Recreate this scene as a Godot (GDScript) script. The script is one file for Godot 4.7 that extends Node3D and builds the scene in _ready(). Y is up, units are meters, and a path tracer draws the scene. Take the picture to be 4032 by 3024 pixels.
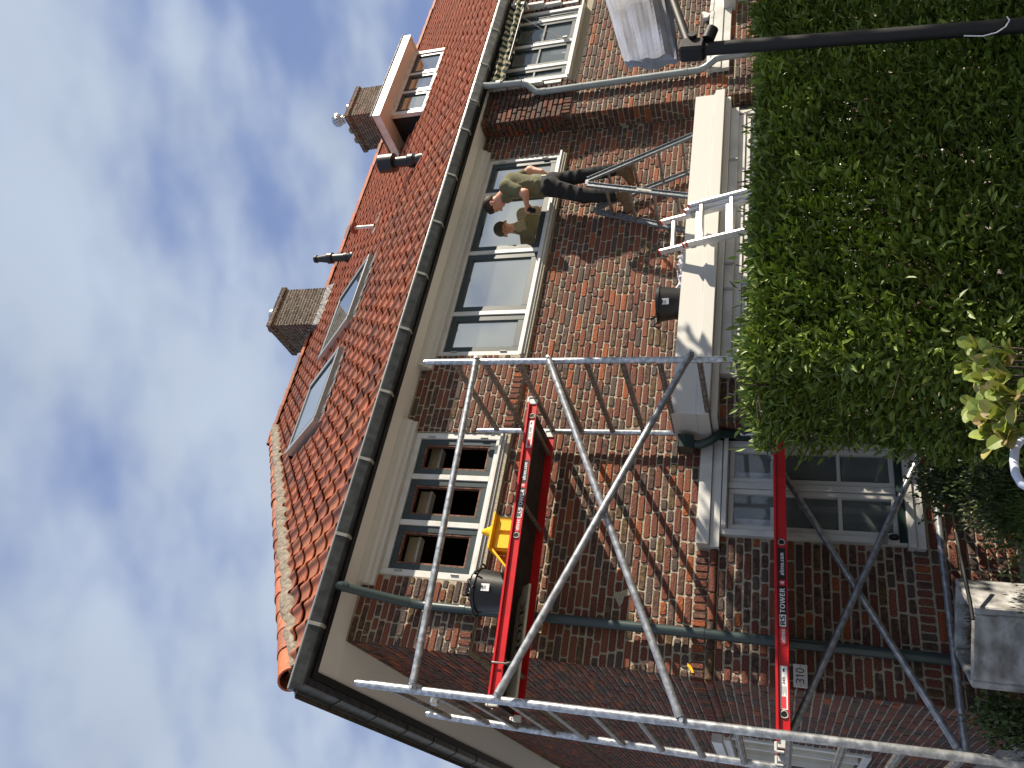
extends Node3D
# A brick house with a painting scaffold, photographed with the camera turned on its side.
# Metres; x runs along the facade, z towards the camera, the facade's lower wall is z = 0.

const EYE := Vector3(-1.254, 1.6, 6.0)
const FOCAL := 3020.0
var right_axis := Vector3.RIGHT
var up_axis := Vector3.UP
var view_axis := Vector3.FORWARD
var rng := RandomNumberGenerator.new()
var M := {}
var taken := {}

# ---------------------------------------------------------------- helpers: nodes
func numbered(called: String) -> String:
	if not taken.has(called):
		taken[called] = 0
		return called
	taken[called] += 1
	return "%s_%03d" % [called, taken[called]]

func tag(o: Node3D, label: String, category: String, group := "", kind := "") -> Node3D:
	if label: o.set_meta("label", label)
	if category: o.set_meta("category", category)
	if group: o.set_meta("group", group)
	if kind: o.set_meta("kind", kind)
	return o

func thing(called: String, label: String, category: String, at := Vector3.ZERO, group := "") -> Node3D:
	var o := Node3D.new()
	o.name = numbered(called)
	add_child(o)
	o.position = at
	return tag(o, label, category, group)

func part(called: String, parent: Node3D, at := Vector3.ZERO) -> Node3D:
	var o := Node3D.new()
	o.name = called
	parent.add_child(o, true)
	o.position = at
	return o

func mi(called: String, mesh: Mesh, m: Material, parent: Node3D, t := Transform3D()) -> MeshInstance3D:
	var o := MeshInstance3D.new()
	o.name = numbered(called) if parent == self else called
	o.mesh = mesh
	if m: o.material_override = m
	parent.add_child(o, true)
	o.transform = t
	return o

func obj(called: String, st: SurfaceTool, m: Material, parent: Node3D) -> MeshInstance3D:
	return mi(called, st.commit(), m, parent)

# ---------------------------------------------------------------- helpers: camera rays
func set_axes(yaw: float, pitch: float, roll: float) -> void:
	var a := deg_to_rad(yaw)
	var b := deg_to_rad(pitch)
	var c := deg_to_rad(roll)
	view_axis = Vector3(sin(a) * cos(b), sin(b), -cos(a) * cos(b))
	var r := Vector3(cos(a), 0, sin(a))
	var u := r.cross(view_axis)
	right_axis = r * cos(c) + u * sin(c)
	up_axis = -r * sin(c) + u * cos(c)

func ray(px: float, py: float) -> Vector3:
	return right_axis * ((1512.0 - py) / FOCAL) + up_axis * ((2016.0 - px) / FOCAL) + view_axis

func onz(px: float, py: float, z: float) -> Vector3:
	var r := ray(px, py)
	return EYE + r * ((z - EYE.z) / r.z)

func size_seen(p: Vector3, n: Vector3, area: float) -> float:
	# area a face takes up in the photograph; 0 outside the frame
	var d := p - EYE
	var f := d.dot(view_axis)
	if f < 0.3: return 0.0
	var u := d.dot(right_axis) / f * FOCAL
	var v := d.dot(up_axis) / f * FOCAL
	if absf(u) > 1512.0 or absf(v) > 2016.0: return 0.0
	return area * absf(d.normalized().dot(n)) / d.length_squared()

# ---------------------------------------------------------------- helpers: geometry
func mb() -> SurfaceTool:
	var st := SurfaceTool.new()
	st.begin(Mesh.PRIMITIVE_TRIANGLES)
	return st

func tri(st: SurfaceTool, a: Vector3, b: Vector3, c: Vector3, out: Vector3) -> void:
	var n := (b - a).cross(c - a)
	if n.length_squared() < 1e-16: return
	n = n.normalized()
	if n.dot(out) < 0:
		st.set_normal(-n)
		st.add_vertex(a); st.add_vertex(b); st.add_vertex(c)
	else:
		st.set_normal(n)
		st.add_vertex(a); st.add_vertex(c); st.add_vertex(b)

func smooth(st: SurfaceTool, q: Array) -> void:
	# q: six or three [point, normal]; wound clockwise as seen from the normals' side
	for i in range(0, q.size(), 3):
		var a: Vector3 = q[i][0]
		var n: Vector3 = (q[i + 1][0] - a).cross(q[i + 2][0] - a)
		var flip: bool = n.dot(q[i][1] + q[i + 1][1] + q[i + 2][1]) > 0.0
		for j in ([i, i + 2, i + 1] if flip else [i, i + 1, i + 2]):
			st.set_normal(q[j][1])
			st.add_vertex(q[j][0])

func quad(st: SurfaceTool, a: Vector3, b: Vector3, c: Vector3, d: Vector3, out: Vector3) -> void:
	tri(st, a, b, c, out)
	tri(st, a, c, d, out)

func box(st: SurfaceTool, c: Vector3, s: Vector3, b := Basis(), ch := 0.003) -> void:
	# box with chamfered edges; b turns it
	var h := s * 0.5
	var k := minf(ch, minf(h.x, minf(h.y, h.z)) * 0.6)
	for ax in 3:
		var u := (ax + 1) % 3
		var w := (ax + 2) % 3
		for sg: float in [-1.0, 1.0]:
			var q := []
			for e in [[-1, -1], [1, -1], [1, 1], [-1, 1]]:
				var p := Vector3.ZERO
				p[ax] = sg * h[ax]
				p[u] = e[0] * (h[u] - k)
				p[w] = e[1] * (h[w] - k)
				q.append(c + b * p)
			var o := Vector3.ZERO
			o[ax] = sg
			quad(st, q[0], q[1], q[2], q[3], b * o)
		for su: float in [-1.0, 1.0]:
			for sw: float in [-1.0, 1.0]:
				var p1 := Vector3.ZERO
				p1[u] = su * h[u]; p1[w] = sw * (h[w] - k)
				var p2 := Vector3.ZERO
				p2[u] = su * (h[u] - k); p2[w] = sw * h[w]
				var e1 := Vector3.ZERO
				e1[ax] = h[ax] - k
				var o2 := Vector3.ZERO
				o2[u] = su; o2[w] = sw
				quad(st, c + b * (p1 - e1), c + b * (p1 + e1), c + b * (p2 + e1), c + b * (p2 - e1), b * o2)
	for sx: float in [-1.0, 1.0]:
		for sy: float in [-1.0, 1.0]:
			for sz: float in [-1.0, 1.0]:
				var g := Vector3(sx, sy, sz)
				var p := g * (h - Vector3(k, k, k))
				tri(st, c + b * (p + Vector3(sx * k, 0, 0)), c + b * (p + Vector3(0, sy * k, 0)), c + b * (p + Vector3(0, 0, sz * k)), b * g)

func span(st: SurfaceTool, x0: float, x1: float, y0: float, y1: float, z0: float, z1: float, ch := 0.003) -> void:
	box(st, Vector3((x0 + x1) * 0.5, (y0 + y1) * 0.5, (z0 + z1) * 0.5), Vector3(absf(x1 - x0), absf(y1 - y0), absf(z1 - z0)), Basis(), ch)

func beam(st: SurfaceTool, a: Vector3, b: Vector3, w: float, h: float, side := Vector3.UP, ch := 0.003) -> void:
	# bar from a to b; h lies along side, w across it
	var d := (b - a).normalized()
	var s := (side - d * side.dot(d)).normalized()
	box(st, (a + b) * 0.5, Vector3(w, h, a.distance_to(b)), Basis(s.cross(d), s, d), ch)

func tube(st: SurfaceTool, pts: Array, rad, n := 14, cap := true) -> void:
	var frames := []
	var t0: Vector3 = (pts[1] - pts[0]).normalized()
	var ref := Vector3.UP if absf(t0.y) < 0.9 else Vector3.RIGHT
	var u := (ref - t0 * ref.dot(t0)).normalized()
	for i in pts.size():
		var t: Vector3
		if i == 0: t = (pts[1] - pts[0]).normalized()
		elif i == pts.size() - 1: t = (pts[i] - pts[i - 1]).normalized()
		else: t = ((pts[i] - pts[i - 1]).normalized() + (pts[i + 1] - pts[i]).normalized()).normalized()
		u = (u - t * u.dot(t)).normalized()
		frames.append([pts[i], u, t.cross(u), t, rad[i] if rad is Array else rad])
	for i in pts.size() - 1:
		var f: Array = frames[i]
		var g: Array = frames[i + 1]
		for k in n:
			var a0 := TAU * k / n
			var a1 := TAU * (k + 1) / n
			var n0: Vector3 = f[1] * cos(a0) + f[2] * sin(a0)
			var n1: Vector3 = f[1] * cos(a1) + f[2] * sin(a1)
			var m0: Vector3 = g[1] * cos(a0) + g[2] * sin(a0)
			var m1: Vector3 = g[1] * cos(a1) + g[2] * sin(a1)
			var p: Array = [[f[0] + n0 * f[4], n0], [f[0] + n1 * f[4], n1], [g[0] + m1 * g[4], m1], [g[0] + m0 * g[4], m0]]
			smooth(st, [p[0], p[1], p[2], p[0], p[2], p[3]])
	if cap:
		for e in [0, pts.size() - 1]:
			var f: Array = frames[e]
			var out: Vector3 = -f[3] if e == 0 else f[3]
			for k in n:
				var a0 := TAU * k / n
				var a1 := TAU * (k + 1) / n
				tri(st, f[0], f[0] + (f[1] * cos(a0) + f[2] * sin(a0)) * f[4], f[0] + (f[1] * cos(a1) + f[2] * sin(a1)) * f[4], out)

func lathe(st: SurfaceTool, prof: Array, o: Vector3, b := Basis(), n := 20, squash := 1.0) -> void:
	# prof: Vector2(radius, height) from bottom to top, turned about b.y
	for i in prof.size() - 1:
		var p: Vector2 = prof[i]
		var q: Vector2 = prof[i + 1]
		var e := q - p
		var nn := Vector2(e.y, -e.x).normalized()
		for k in n:
			var v := []
			for kk in [[p, k], [p, k + 1], [q, k + 1], [q, k]]:
				var a: float = TAU * kk[1] / n
				var dir := Vector3(cos(a), 0, sin(a) * squash)
				v.append([o + b * (dir * kk[0].x + Vector3(0, kk[0].y, 0)), (b * (dir * nn.x + Vector3(0, nn.y, 0))).normalized()])
			smooth(st, [v[0], v[1], v[2], v[0], v[2], v[3]])

func prism(st: SurfaceTool, poly: PackedVector2Array, o: Vector3, ux: Vector3, uy: Vector3, dep: Vector3) -> void:
	var idx := Geometry2D.triangulate_polygon(poly)
	var at := func(q: Vector2) -> Vector3: return o + ux * q.x + uy * q.y
	for i in range(0, idx.size(), 3):
		tri(st, at.call(poly[idx[i]]), at.call(poly[idx[i + 1]]), at.call(poly[idx[i + 2]]), -dep)
		tri(st, at.call(poly[idx[i]]) + dep, at.call(poly[idx[i + 1]]) + dep, at.call(poly[idx[i + 2]]) + dep, dep)
	var mid := Vector2.ZERO
	for q in poly: mid += q / poly.size()
	var ccw := 0.0
	for i in poly.size():
		ccw += poly[i].cross(poly[(i + 1) % poly.size()])
	for i in poly.size():
		var a := poly[i]
		var b := poly[(i + 1) % poly.size()]
		var e := b - a
		var nn := Vector2(e.y, -e.x) * signf(ccw)
		quad(st, at.call(a), at.call(b), at.call(b) + dep, at.call(a) + dep, ux * nn.x + uy * nn.y)

func lettering(called: String, text: String, height: float, m: Material, parent: Node3D, at: Vector3, b := Basis(), bold := true, serif := false, width_to := 0.0) -> MeshInstance3D:
	var t := TextMesh.new()
	var f := SystemFont.new()
	f.font_names = PackedStringArray(["Droid Serif" if serif else "Droid Sans"])
	f.font_weight = 700 if bold else 400
	t.font = f
	t.text = text
	t.font_size = 64
	t.pixel_size = height / 64.0 * 1.36
	t.depth = 0.0015
	t.horizontal_alignment = HORIZONTAL_ALIGNMENT_CENTER
	t.vertical_alignment = VERTICAL_ALIGNMENT_CENTER
	if width_to > 0.0:
		var w := t.get_aabb().size.x
		if w > 0.0: b = b * Basis.from_scale(Vector3(width_to / w, 1, 1))
	return mi(called, t, m, parent, Transform3D(b, at))

# smooth-union body: bones [a, b, ra, rb], meshed as surface nets
func nets(bones: Array, cell: float, k: float) -> ArrayMesh:
	var lo := Vector3.ONE * 1e9
	var hi := -lo
	for b in bones:
		var r: float = maxf(b[2], b[3]) + cell * 3.0 + k
		for j in 2:
			lo = lo.min(b[j] - Vector3.ONE * r)
			hi = hi.max(b[j] + Vector3.ONE * r)
	var nx := int((hi.x - lo.x) / cell) + 2
	var ny := int((hi.y - lo.y) / cell) + 2
	var nz := int((hi.z - lo.z) / cell) + 2
	var F := PackedFloat32Array()
	F.resize(nx * ny * nz)
	F.fill(1.0)
	for b in bones:
		var a: Vector3 = b[0]
		var ab: Vector3 = b[1] - a
		var l2: float = maxf(ab.length_squared(), 1e-9)
		var r: float = maxf(b[2], b[3]) + k + cell * 2.0
		var mn: Vector3 = ((a.min(b[1]) - Vector3.ONE * r) - lo) / cell
		var mx: Vector3 = ((a.max(b[1]) + Vector3.ONE * r) - lo) / cell
		for z in range(maxi(0, int(mn.z)), mini(nz, int(mx.z) + 2)):
			for y in range(maxi(0, int(mn.y)), mini(ny, int(mx.y) + 2)):
				var row := (z * ny + y) * nx
				for x in range(maxi(0, int(mn.x)), mini(nx, int(mx.x) + 2)):
					var p := lo + Vector3(x, y, z) * cell
					var t := clampf((p - a).dot(ab) / l2, 0.0, 1.0)
					var d: float = p.distance_to(a + ab * t) - lerpf(b[2], b[3], t)
					var e := F[row + x]
					var hh := maxf(k - absf(d - e), 0.0) / k
					F[row + x] = minf(d, e) - hh * hh * k * 0.25
	var ids := PackedInt32Array()
	ids.resize(nx * ny * nz)
	ids.fill(-1)
	var V := PackedVector3Array()
	var N := PackedVector3Array()
	var I := PackedInt32Array()
	var sx := 1
	var sy := nx
	var sz := nx * ny
	var corner := [0, sx, sy, sx + sy, sz, sx + sz, sy + sz, sx + sy + sz]
	var cpos := [Vector3(0, 0, 0), Vector3(1, 0, 0), Vector3(0, 1, 0), Vector3(1, 1, 0), Vector3(0, 0, 1), Vector3(1, 0, 1), Vector3(0, 1, 1), Vector3(1, 1, 1)]
	var edges := [[0, 1], [2, 3], [4, 5], [6, 7], [0, 2], [1, 3], [4, 6], [5, 7], [0, 4], [1, 5], [2, 6], [3, 7]]
	for z in nz - 1:
		for y in ny - 1:
			var row := (z * ny + y) * nx
			for x in nx - 1:
				var i := row + x
				var inside := 0
				for c in 8:
					if F[i + corner[c]] < 0.0: inside += 1
				if inside == 0 or inside == 8: continue
				var s := Vector3.ZERO
				var cnt := 0
				for e in edges:
					var f0 := F[i + corner[e[0]]]
					var f1 := F[i + corner[e[1]]]
					if (f0 < 0.0) != (f1 < 0.0):
						s += cpos[e[0]].lerp(cpos[e[1]], f0 / (f0 - f1))
						cnt += 1
				ids[i] = V.size()
				V.append(lo + (Vector3(x, y, z) + s / cnt) * cell)
				var g := Vector3(F[i + sx] + F[i + sx + sy] + F[i + sx + sz] + F[i + sx + sy + sz] - F[i] - F[i + sy] - F[i + sz] - F[i + sy + sz],
					F[i + sy] + F[i + sx + sy] + F[i + sy + sz] + F[i + sx + sy + sz] - F[i] - F[i + sx] - F[i + sz] - F[i + sx + sz],
					F[i + sz] + F[i + sx + sz] + F[i + sy + sz] + F[i + sx + sy + sz] - F[i] - F[i + sx] - F[i + sy] - F[i + sx + sy])
				N.append(g.normalized())
	for z in range(1, nz - 1):
		for y in range(1, ny - 1):
			var row := (z * ny + y) * nx
			for x in range(1, nx - 1):
				var i := row + x
				var in0 := F[i] < 0.0
				for ax in 3:
					var s: int = [sx, sy, sz][ax]
					var in1 := F[i + s] < 0.0
					if in0 == in1: continue
					var u: int = [sy, sz, sx][ax]
					var w: int = [sz, sx, sy][ax]
					var q := [ids[i], ids[i - u], ids[i - u - w], ids[i - w]]
					if q.has(-1): continue
					if in0: q.reverse()
					for j in [0, 2, 1, 0, 3, 2]: I.append(q[j])
	for i in range(0, I.size(), 3):
		if (V[I[i + 1]] - V[I[i]]).cross(V[I[i + 2]] - V[I[i]]).dot(N[I[i]] + N[I[i + 1]] + N[I[i + 2]]) > 0.0:
			var sw := I[i + 1]
			I[i + 1] = I[i + 2]
			I[i + 2] = sw
	var arr := []
	arr.resize(Mesh.ARRAY_MAX)
	arr[Mesh.ARRAY_VERTEX] = V
	arr[Mesh.ARRAY_NORMAL] = N
	arr[Mesh.ARRAY_INDEX] = I
	var am := ArrayMesh.new()
	am.add_surface_from_arrays(Mesh.PRIMITIVE_TRIANGLES, arr)
	return am

# ---------------------------------------------------------------- helpers: materials
func noise_tex(freq: float, sd: int, lo: Color, hi: Color, oct := 4, size := 512, type := FastNoiseLite.TYPE_SIMPLEX_SMOOTH, p0 := 0.25, p1 := 0.75) -> NoiseTexture2D:
	var n := FastNoiseLite.new()
	n.seed = sd
	n.frequency = freq
	n.noise_type = type
	n.fractal_octaves = oct
	var t := NoiseTexture2D.new()
	t.width = size
	t.height = size
	t.seamless = true
	t.noise = n
	var g := Gradient.new()
	g.offsets = PackedFloat32Array([p0, p1])
	g.colors = PackedColorArray([lo, hi])
	t.color_ramp = g
	return t

func bump_tex(freq: float, sd: int, strength: float, oct := 5, size := 512, type := FastNoiseLite.TYPE_SIMPLEX_SMOOTH) -> NoiseTexture2D:
	var n := FastNoiseLite.new()
	n.seed = sd
	n.frequency = freq
	n.noise_type = type
	n.fractal_octaves = oct
	var t := NoiseTexture2D.new()
	t.width = size
	t.height = size
	t.seamless = true
	t.as_normal_map = true
	t.bump_strength = strength
	t.noise = n
	return t

func mat(called: String, c: Color, rough := 0.8, metal := 0.0, tex: Texture2D = null, scale := 1.0, nrm: Texture2D = null, nscale := 1.0) -> StandardMaterial3D:
	var m := StandardMaterial3D.new()
	m.resource_name = called
	m.albedo_color = c
	m.roughness = rough
	m.metallic = metal
	if tex or nrm:
		m.uv1_triplanar = true
		m.uv1_world_triplanar = true
		m.uv1_scale = Vector3.ONE * scale
	if tex: m.albedo_texture = tex
	if nrm:
		m.normal_enabled = true
		m.normal_texture = nrm
		m.normal_scale = nscale
	M[called] = m
	return m

# ---------------------------------------------------------------- sky
func sky_picture() -> ImageTexture:
	var w := 1280
	var h := 640
	var a := FastNoiseLite.new()
	a.seed = 11
	a.frequency = 1.0
	a.noise_type = FastNoiseLite.TYPE_SIMPLEX_SMOOTH
	a.fractal_octaves = 5
	a.fractal_gain = 0.56
	var b := FastNoiseLite.new()
	b.seed = 47
	b.frequency = 1.0
	b.noise_type = FastNoiseLite.TYPE_SIMPLEX_SMOOTH
	b.fractal_octaves = 3
	var im := Image.create_empty(w, h, false, Image.FORMAT_RGBF)
	var blue := Vector3(0.235, 0.325, 0.585)
	var pale := Vector3(0.56, 0.65, 0.80)
	for j in h:
		var ph := PI * (j + 0.5) / h
		var y := cos(ph)
		var s := sin(ph)
		for i in w:
			var c: Vector3
			if y > -0.02:
				var th := (float(i) + 0.5) / w * TAU - PI
				var dx := sin(th) * s
				var dz := -cos(th) * s
				var k := 1.0 / (maxf(y, 0.0) + 0.16)
				var px := dx * k
				var pz := dz * k
				# clouds are drawn out along the wind
				var q := px * 0.77 + pz * 0.64
				var r := pz * 0.77 - px * 0.64
				var n := a.get_noise_2d(q * 1.9, r * 3.1) * 0.70 + b.get_noise_2d(q * 0.62 + 7.0, r * 0.7) * 0.72
				var t := smoothstep(-0.46, 0.38, n)
				var m := clampf(b.get_noise_2d(q * 2.1 + 31.0, r * 2.6 - 9.0) * 0.5 + 0.5, 0.0, 1.0)
				c = blue.lerp(pale * (0.84 + 0.24 * m), t)
				c = c.lerp(Vector3(0.56, 0.63, 0.73), clampf(1.0 - y * 3.2, 0.0, 1.0) * 0.7)
			else:
				c = Vector3(0.15, 0.15, 0.13)
			im.set_pixel(i, j, Color(c.x, c.y, c.z))
	return ImageTexture.create_from_image(im)

# ---------------------------------------------------------------- bricks
var brick_long := []
var brick_short := []
var brick_mats := []
var tile_mats := []

func brick_mesh(l: float, h: float, d: float) -> ArrayMesh:
	var st := mb()
	var x := l * 0.5
	var y := h * 0.5
	var c := rng.randf_range(0.005, 0.011)
	var ring := []
	for p in [Vector2(-x + c, -y), Vector2(0, -y), Vector2(x - c, -y), Vector2(x, -y + c), Vector2(x, y - c), Vector2(x - c, y), Vector2(0.1 * x, y), Vector2(-x + c, y), Vector2(-x, y - c), Vector2(-x, -y + c)]:
		ring.append(p + Vector2(rng.randf_range(-0.0022, 0.0022), rng.randf_range(-0.002, 0.002)))
	var n := ring.size()
	var inner := []
	for p in ring:
		var q: Vector2 = p * Vector2((x - 0.0045) / x, (y - 0.0045) / y)
		inner.append(Vector3(q.x, q.y, rng.randf_range(-0.0022, 0.0012)))
	var mid := Vector3(rng.randf_range(-0.3, 0.3) * x, 0, rng.randf_range(-0.0015, 0.003))
	for i in n:
		var j := (i + 1) % n
		var a := Vector3(ring[i].x, ring[i].y, -d)
		var b := Vector3(ring[j].x, ring[j].y, -d)
		var a1 := Vector3(ring[i].x, ring[i].y, -0.0055)
		var b1 := Vector3(ring[j].x, ring[j].y, -0.0055)
		var out := Vector3(ring[i].x / x, ring[i].y / y, 0.2)
		quad(st, a, b, b1, a1, out)
		quad(st, a1, b1, inner[j], inner[i], out + Vector3(0, 0, 1))
		tri(st, inner[i], inner[j], mid, Vector3(0, 0, 1))
	return st.commit()

func brick_tone() -> int:
	return [0, 0, 0, 1, 1, 2, 2, 2, 3, 4, 4, 4, 5, 6, 7, 8][rng.randi() % 16]

# one course after another of stretchers and headers, as laid by hand; holes are Rect2 in (along, up)
func lay(recs: Array, o: Vector3, u: Vector3, n: Vector3, u0: float, u1: float, y0: float, y1: float, holes: Array, tones := [], pitch := 0.0624, proud := 0.0) -> void:
	var rows := int(round((y1 - y0) / pitch))
	var p := (y1 - y0) / rows
	for r in rows:
		var yc := y0 + (r + 0.5) * p
		var cuts := []
		for h in holes:
			if yc > h.position.y and yc < h.end.y: cuts.append(h)
		var x := u0 - rng.randf() * 0.18
		while x < u1:
			var long := rng.randf() < 0.66
			var ln: float = (0.205 if long else 0.0975) + rng.randf_range(-0.006, 0.006)
			var a := maxf(x, u0 + 0.001)
			var b := minf(x + ln, u1 - 0.001)
			x += ln + 0.0145 + rng.randf_range(-0.002, 0.003)
			for h in cuts:
				if a >= h.position.x and b <= h.end.x: b = a
				elif a < h.position.x and b > h.position.x: b = h.position.x - 0.006
				elif a < h.end.x and b > h.end.x: a = h.end.x + 0.006
			if b - a < 0.025: continue
			var is_long := b - a > 0.14
			var t: int = brick_tone() if tones.is_empty() else tones[rng.randi() % tones.size()]
			if not is_long and tones.is_empty() and rng.randf() < 0.45: t = [3, 5, 8, 8][rng.randi() % 4]
			recs.append({"long": is_long, "v": rng.randi() % 5, "m": t, "u": u, "n": n, "s": (b - a) / (0.205 if is_long else 0.0975),
				"o": o + u * ((a + b) * 0.5) + Vector3.UP * (yc + rng.randf_range(-0.0022, 0.0022)) + n * (proud + rng.randf_range(-0.003, 0.004)), "tilt": rng.randf_range(-0.012, 0.012), "up": Vector3.UP})

# bricks on end, side by side
func lay_soldier(recs: Array, o: Vector3, u: Vector3, n: Vector3, u0: float, u1: float, yc: float, proud: float, tones := []) -> void:
	var x := u0 + 0.03
	while x < u1 - 0.02:
		recs.append({"long": false, "v": rng.randi() % 5, "m": brick_tone() if tones.is_empty() else tones[rng.randi() % tones.size()], "u": Vector3.UP, "n": n, "s": 1.0 + rng.randf_range(-0.05, 0.02), "o": o + u * x + Vector3.UP * yc + n * (proud + rng.randf_range(-0.003, 0.003)), "tilt": rng.randf_range(-0.02, 0.02), "up": -u})
		x += 0.0615

func brick_at(r: Dictionary) -> Transform3D:
	var u: Vector3 = r.u
	var up: Vector3 = r.n.cross(u).normalized()
	var uu: Vector3 = u.rotated(r.n, r.tilt)
	up = up.rotated(r.n, r.tilt)
	return Transform3D(Basis(uu * r.s, up, r.n), r.o)

# the largest-looking ones become bricks of their own, the others one joined part
func set_bricks(recs: Array, parent: Node3D, most: int) -> void:
	for r in recs:
		var behind_hedge: bool = r.o.x > 0.9 and r.o.z < 2.0 and r.o.y < 1.75
		r.k = 0.0 if behind_hedge else size_seen(r.o, r.n, (0.205 if r.long else 0.0975) * r.s * 0.048)
	recs.sort_custom(func(a, b): return a.k > b.k)
	var buckets := {}
	for i in recs.size():
		var r: Dictionary = recs[i]
		var mesh: ArrayMesh = (brick_long if r.long else brick_short)[r.v]
		if i < most and r.k > 0.0:
			mi("brick", mesh, brick_mats[r.m], parent, brick_at(r))
		else:
			if not buckets.has(r.m):
				buckets[r.m] = SurfaceTool.new()
			buckets[r.m].append_from(mesh, 0, brick_at(r))
	var am := ArrayMesh.new()
	var keys := buckets.keys()
	keys.sort()
	for k in keys:
		buckets[k].commit(am)
		am.surface_set_material(am.get_surface_count() - 1, brick_mats[k])
	if am.get_surface_count():
		var o := mi("brick_courses", am, null, parent)
		o.set_meta("kind", "stuff")

# ---------------------------------------------------------------- roof tiles
var tile_shapes := []

func pantile(lift: float) -> ArrayMesh:
	# x across, y out of the roof, z down the slope; the lower edge sits on the tile below
	var st := mb()
	var w := 0.226
	var l := 0.41
	var n := 15
	var prof := func(t: float) -> float:
		var u := fposmod(t, 1.0)
		var y := -0.007 * sin(PI * u / 0.48) if u < 0.48 else 0.0
		if u > 0.44 and u <= 0.74: y += 0.0185 * (1.0 - cos(PI * (u - 0.44) / 0.30))
		elif u > 0.74: y += 0.0185 * (1.0 + cos(PI * (u - 0.74) / 0.26))
		return y
	for i in n:
		var t0 := float(i) / n
		var t1 := float(i + 1) / n
		var x0 := (t0 - 0.5) * w
		var x1 := (t1 - 0.5) * w
		var y0: float = prof.call(t0)
		var y1: float = prof.call(t1)
		var a := Vector3(x0, y0 - 0.008, -l * 0.5)
		var b := Vector3(x1, y1 - 0.008, -l * 0.5)
		var c := Vector3(x1, y1 + lift, l * 0.5)
		var d := Vector3(x0, y0 + lift, l * 0.5)
		var dn := Vector3(0, -0.012, 0)
		var na := Vector3(-(prof.call(t0 + 0.02) - prof.call(t0 - 0.02)) / (0.04 * w), 1, -(lift + 0.008) / l).normalized()
		var nb := Vector3(-(prof.call(t1 + 0.02) - prof.call(t1 - 0.02)) / (0.04 * w), 1, -(lift + 0.008) / l).normalized()
		smooth(st, [[a, na], [b, nb], [c, nb], [a, na], [c, nb], [d, na]])
		quad(st, d, c, c + dn, d + dn, Vector3(0, 0, 1))
		quad(st, a + dn, b + dn, c + dn, d + dn, Vector3.DOWN)
	var e0 := Vector3(-0.5 * w, prof.call(0.0), 0)
	quad(st, Vector3(e0.x, e0.y - 0.008, -l * 0.5), Vector3(e0.x, e0.y + lift, l * 0.5), Vector3(e0.x, e0.y + lift - 0.014, l * 0.5), Vector3(e0.x, e0.y - 0.022, -l * 0.5), Vector3.LEFT)
	return st.commit()

const EAVE_Y := 5.13
const EAVE_Z := 0.47
const SLOPE := 0.8029   # 46 degrees

func roof_at(x: float, s: float, out := 0.0) -> Vector3:
	return Vector3(x, EAVE_Y + s * sin(SLOPE) + out * cos(SLOPE), EAVE_Z - s * cos(SLOPE) + out * sin(SLOPE))

func tiles(parent: Node3D, x0: float, x1: float, hip: bool, holes: Array, tones: Array, most: int) -> void:
	var recs := []
	var n := Vector3(0, cos(SLOPE), sin(SLOPE))
	var dn := Vector3(0, -sin(SLOPE), cos(SLOPE))
	var b := Basis(Vector3.RIGHT, n, dn)
	var row := 0
	while row < 20:
		var s := 0.225 + row * 0.352
		var run := s * cos(SLOPE)
		var x := x0 + 0.105
		while x < x1 + 0.02:
			var p := roof_at(x, s)
			var skip := hip and x < -0.60 + run + 0.02
			for h in holes:
				if x > h.position.x and x < h.end.x and s > h.position.y and s < h.end.y: skip = true
			if not skip:
				var q := roof_at(x + rng.randf_range(-0.004, 0.004), s + rng.randf_range(-0.01, 0.01), 0.03 + rng.randf_range(-0.003, 0.004))
				recs.append({"t": Transform3D(b.rotated(n, rng.randf_range(-0.014, 0.014)), q), "v": rng.randi() % tile_shapes.size(), "m": tones[rng.randi() % tones.size()], "k": size_seen(p, n, 0.08)})
			x += 0.21
		row += 1
	recs.sort_custom(func(a, c): return a.k > c.k)
	var buckets := {}
	for i in recs.size():
		var r: Dictionary = recs[i]
		if i < most:
			mi("tile", tile_shapes[r.v], tile_mats[r.m], parent, r.t)
		else:
			if not buckets.has(r.m): buckets[r.m] = SurfaceTool.new()
			buckets[r.m].append_from(tile_shapes[r.v], 0, r.t)
	var am := ArrayMesh.new()
	var keys := buckets.keys()
	keys.sort()
	for k in keys:
		buckets[k].commit(am)
		am.surface_set_material(am.get_surface_count() - 1, tile_mats[k])
	if am.get_surface_count():
		mi("tile_courses", am, null, parent).set_meta("kind", "stuff")

func ridge_tile(l: float, r: float) -> ArrayMesh:
	# half-round cap lying along z, its wide lower end at +z
	var st := mb()
	var n := 10
	for i in n:
		var a0 := PI * (float(i) / n) * 1.1 - 0.05 * PI
		var a1 := PI * (float(i + 1) / n) * 1.1 - 0.05 * PI
		var d0 := Vector3(cos(a0), sin(a0), 0)
		var d1 := Vector3(cos(a1), sin(a1), 0)
		var z0 := Vector3(0, 0, -l * 0.5)
		smooth(st, [[d0 * r * 0.86 + z0, d0], [d1 * r * 0.86 + z0, d1], [d1 * r - z0, d1], [d0 * r * 0.86 + z0, d0], [d1 * r - z0, d1], [d0 * r - z0, d0]])
		quad(st, d0 * r + Vector3(0, 0, l * 0.5), d1 * r + Vector3(0, 0, l * 0.5), d1 * (r - 0.016) + Vector3(0, 0, l * 0.5), d0 * (r - 0.016) + Vector3(0, 0, l * 0.5), Vector3(0, 0, 1))
	return st.commit()

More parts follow.
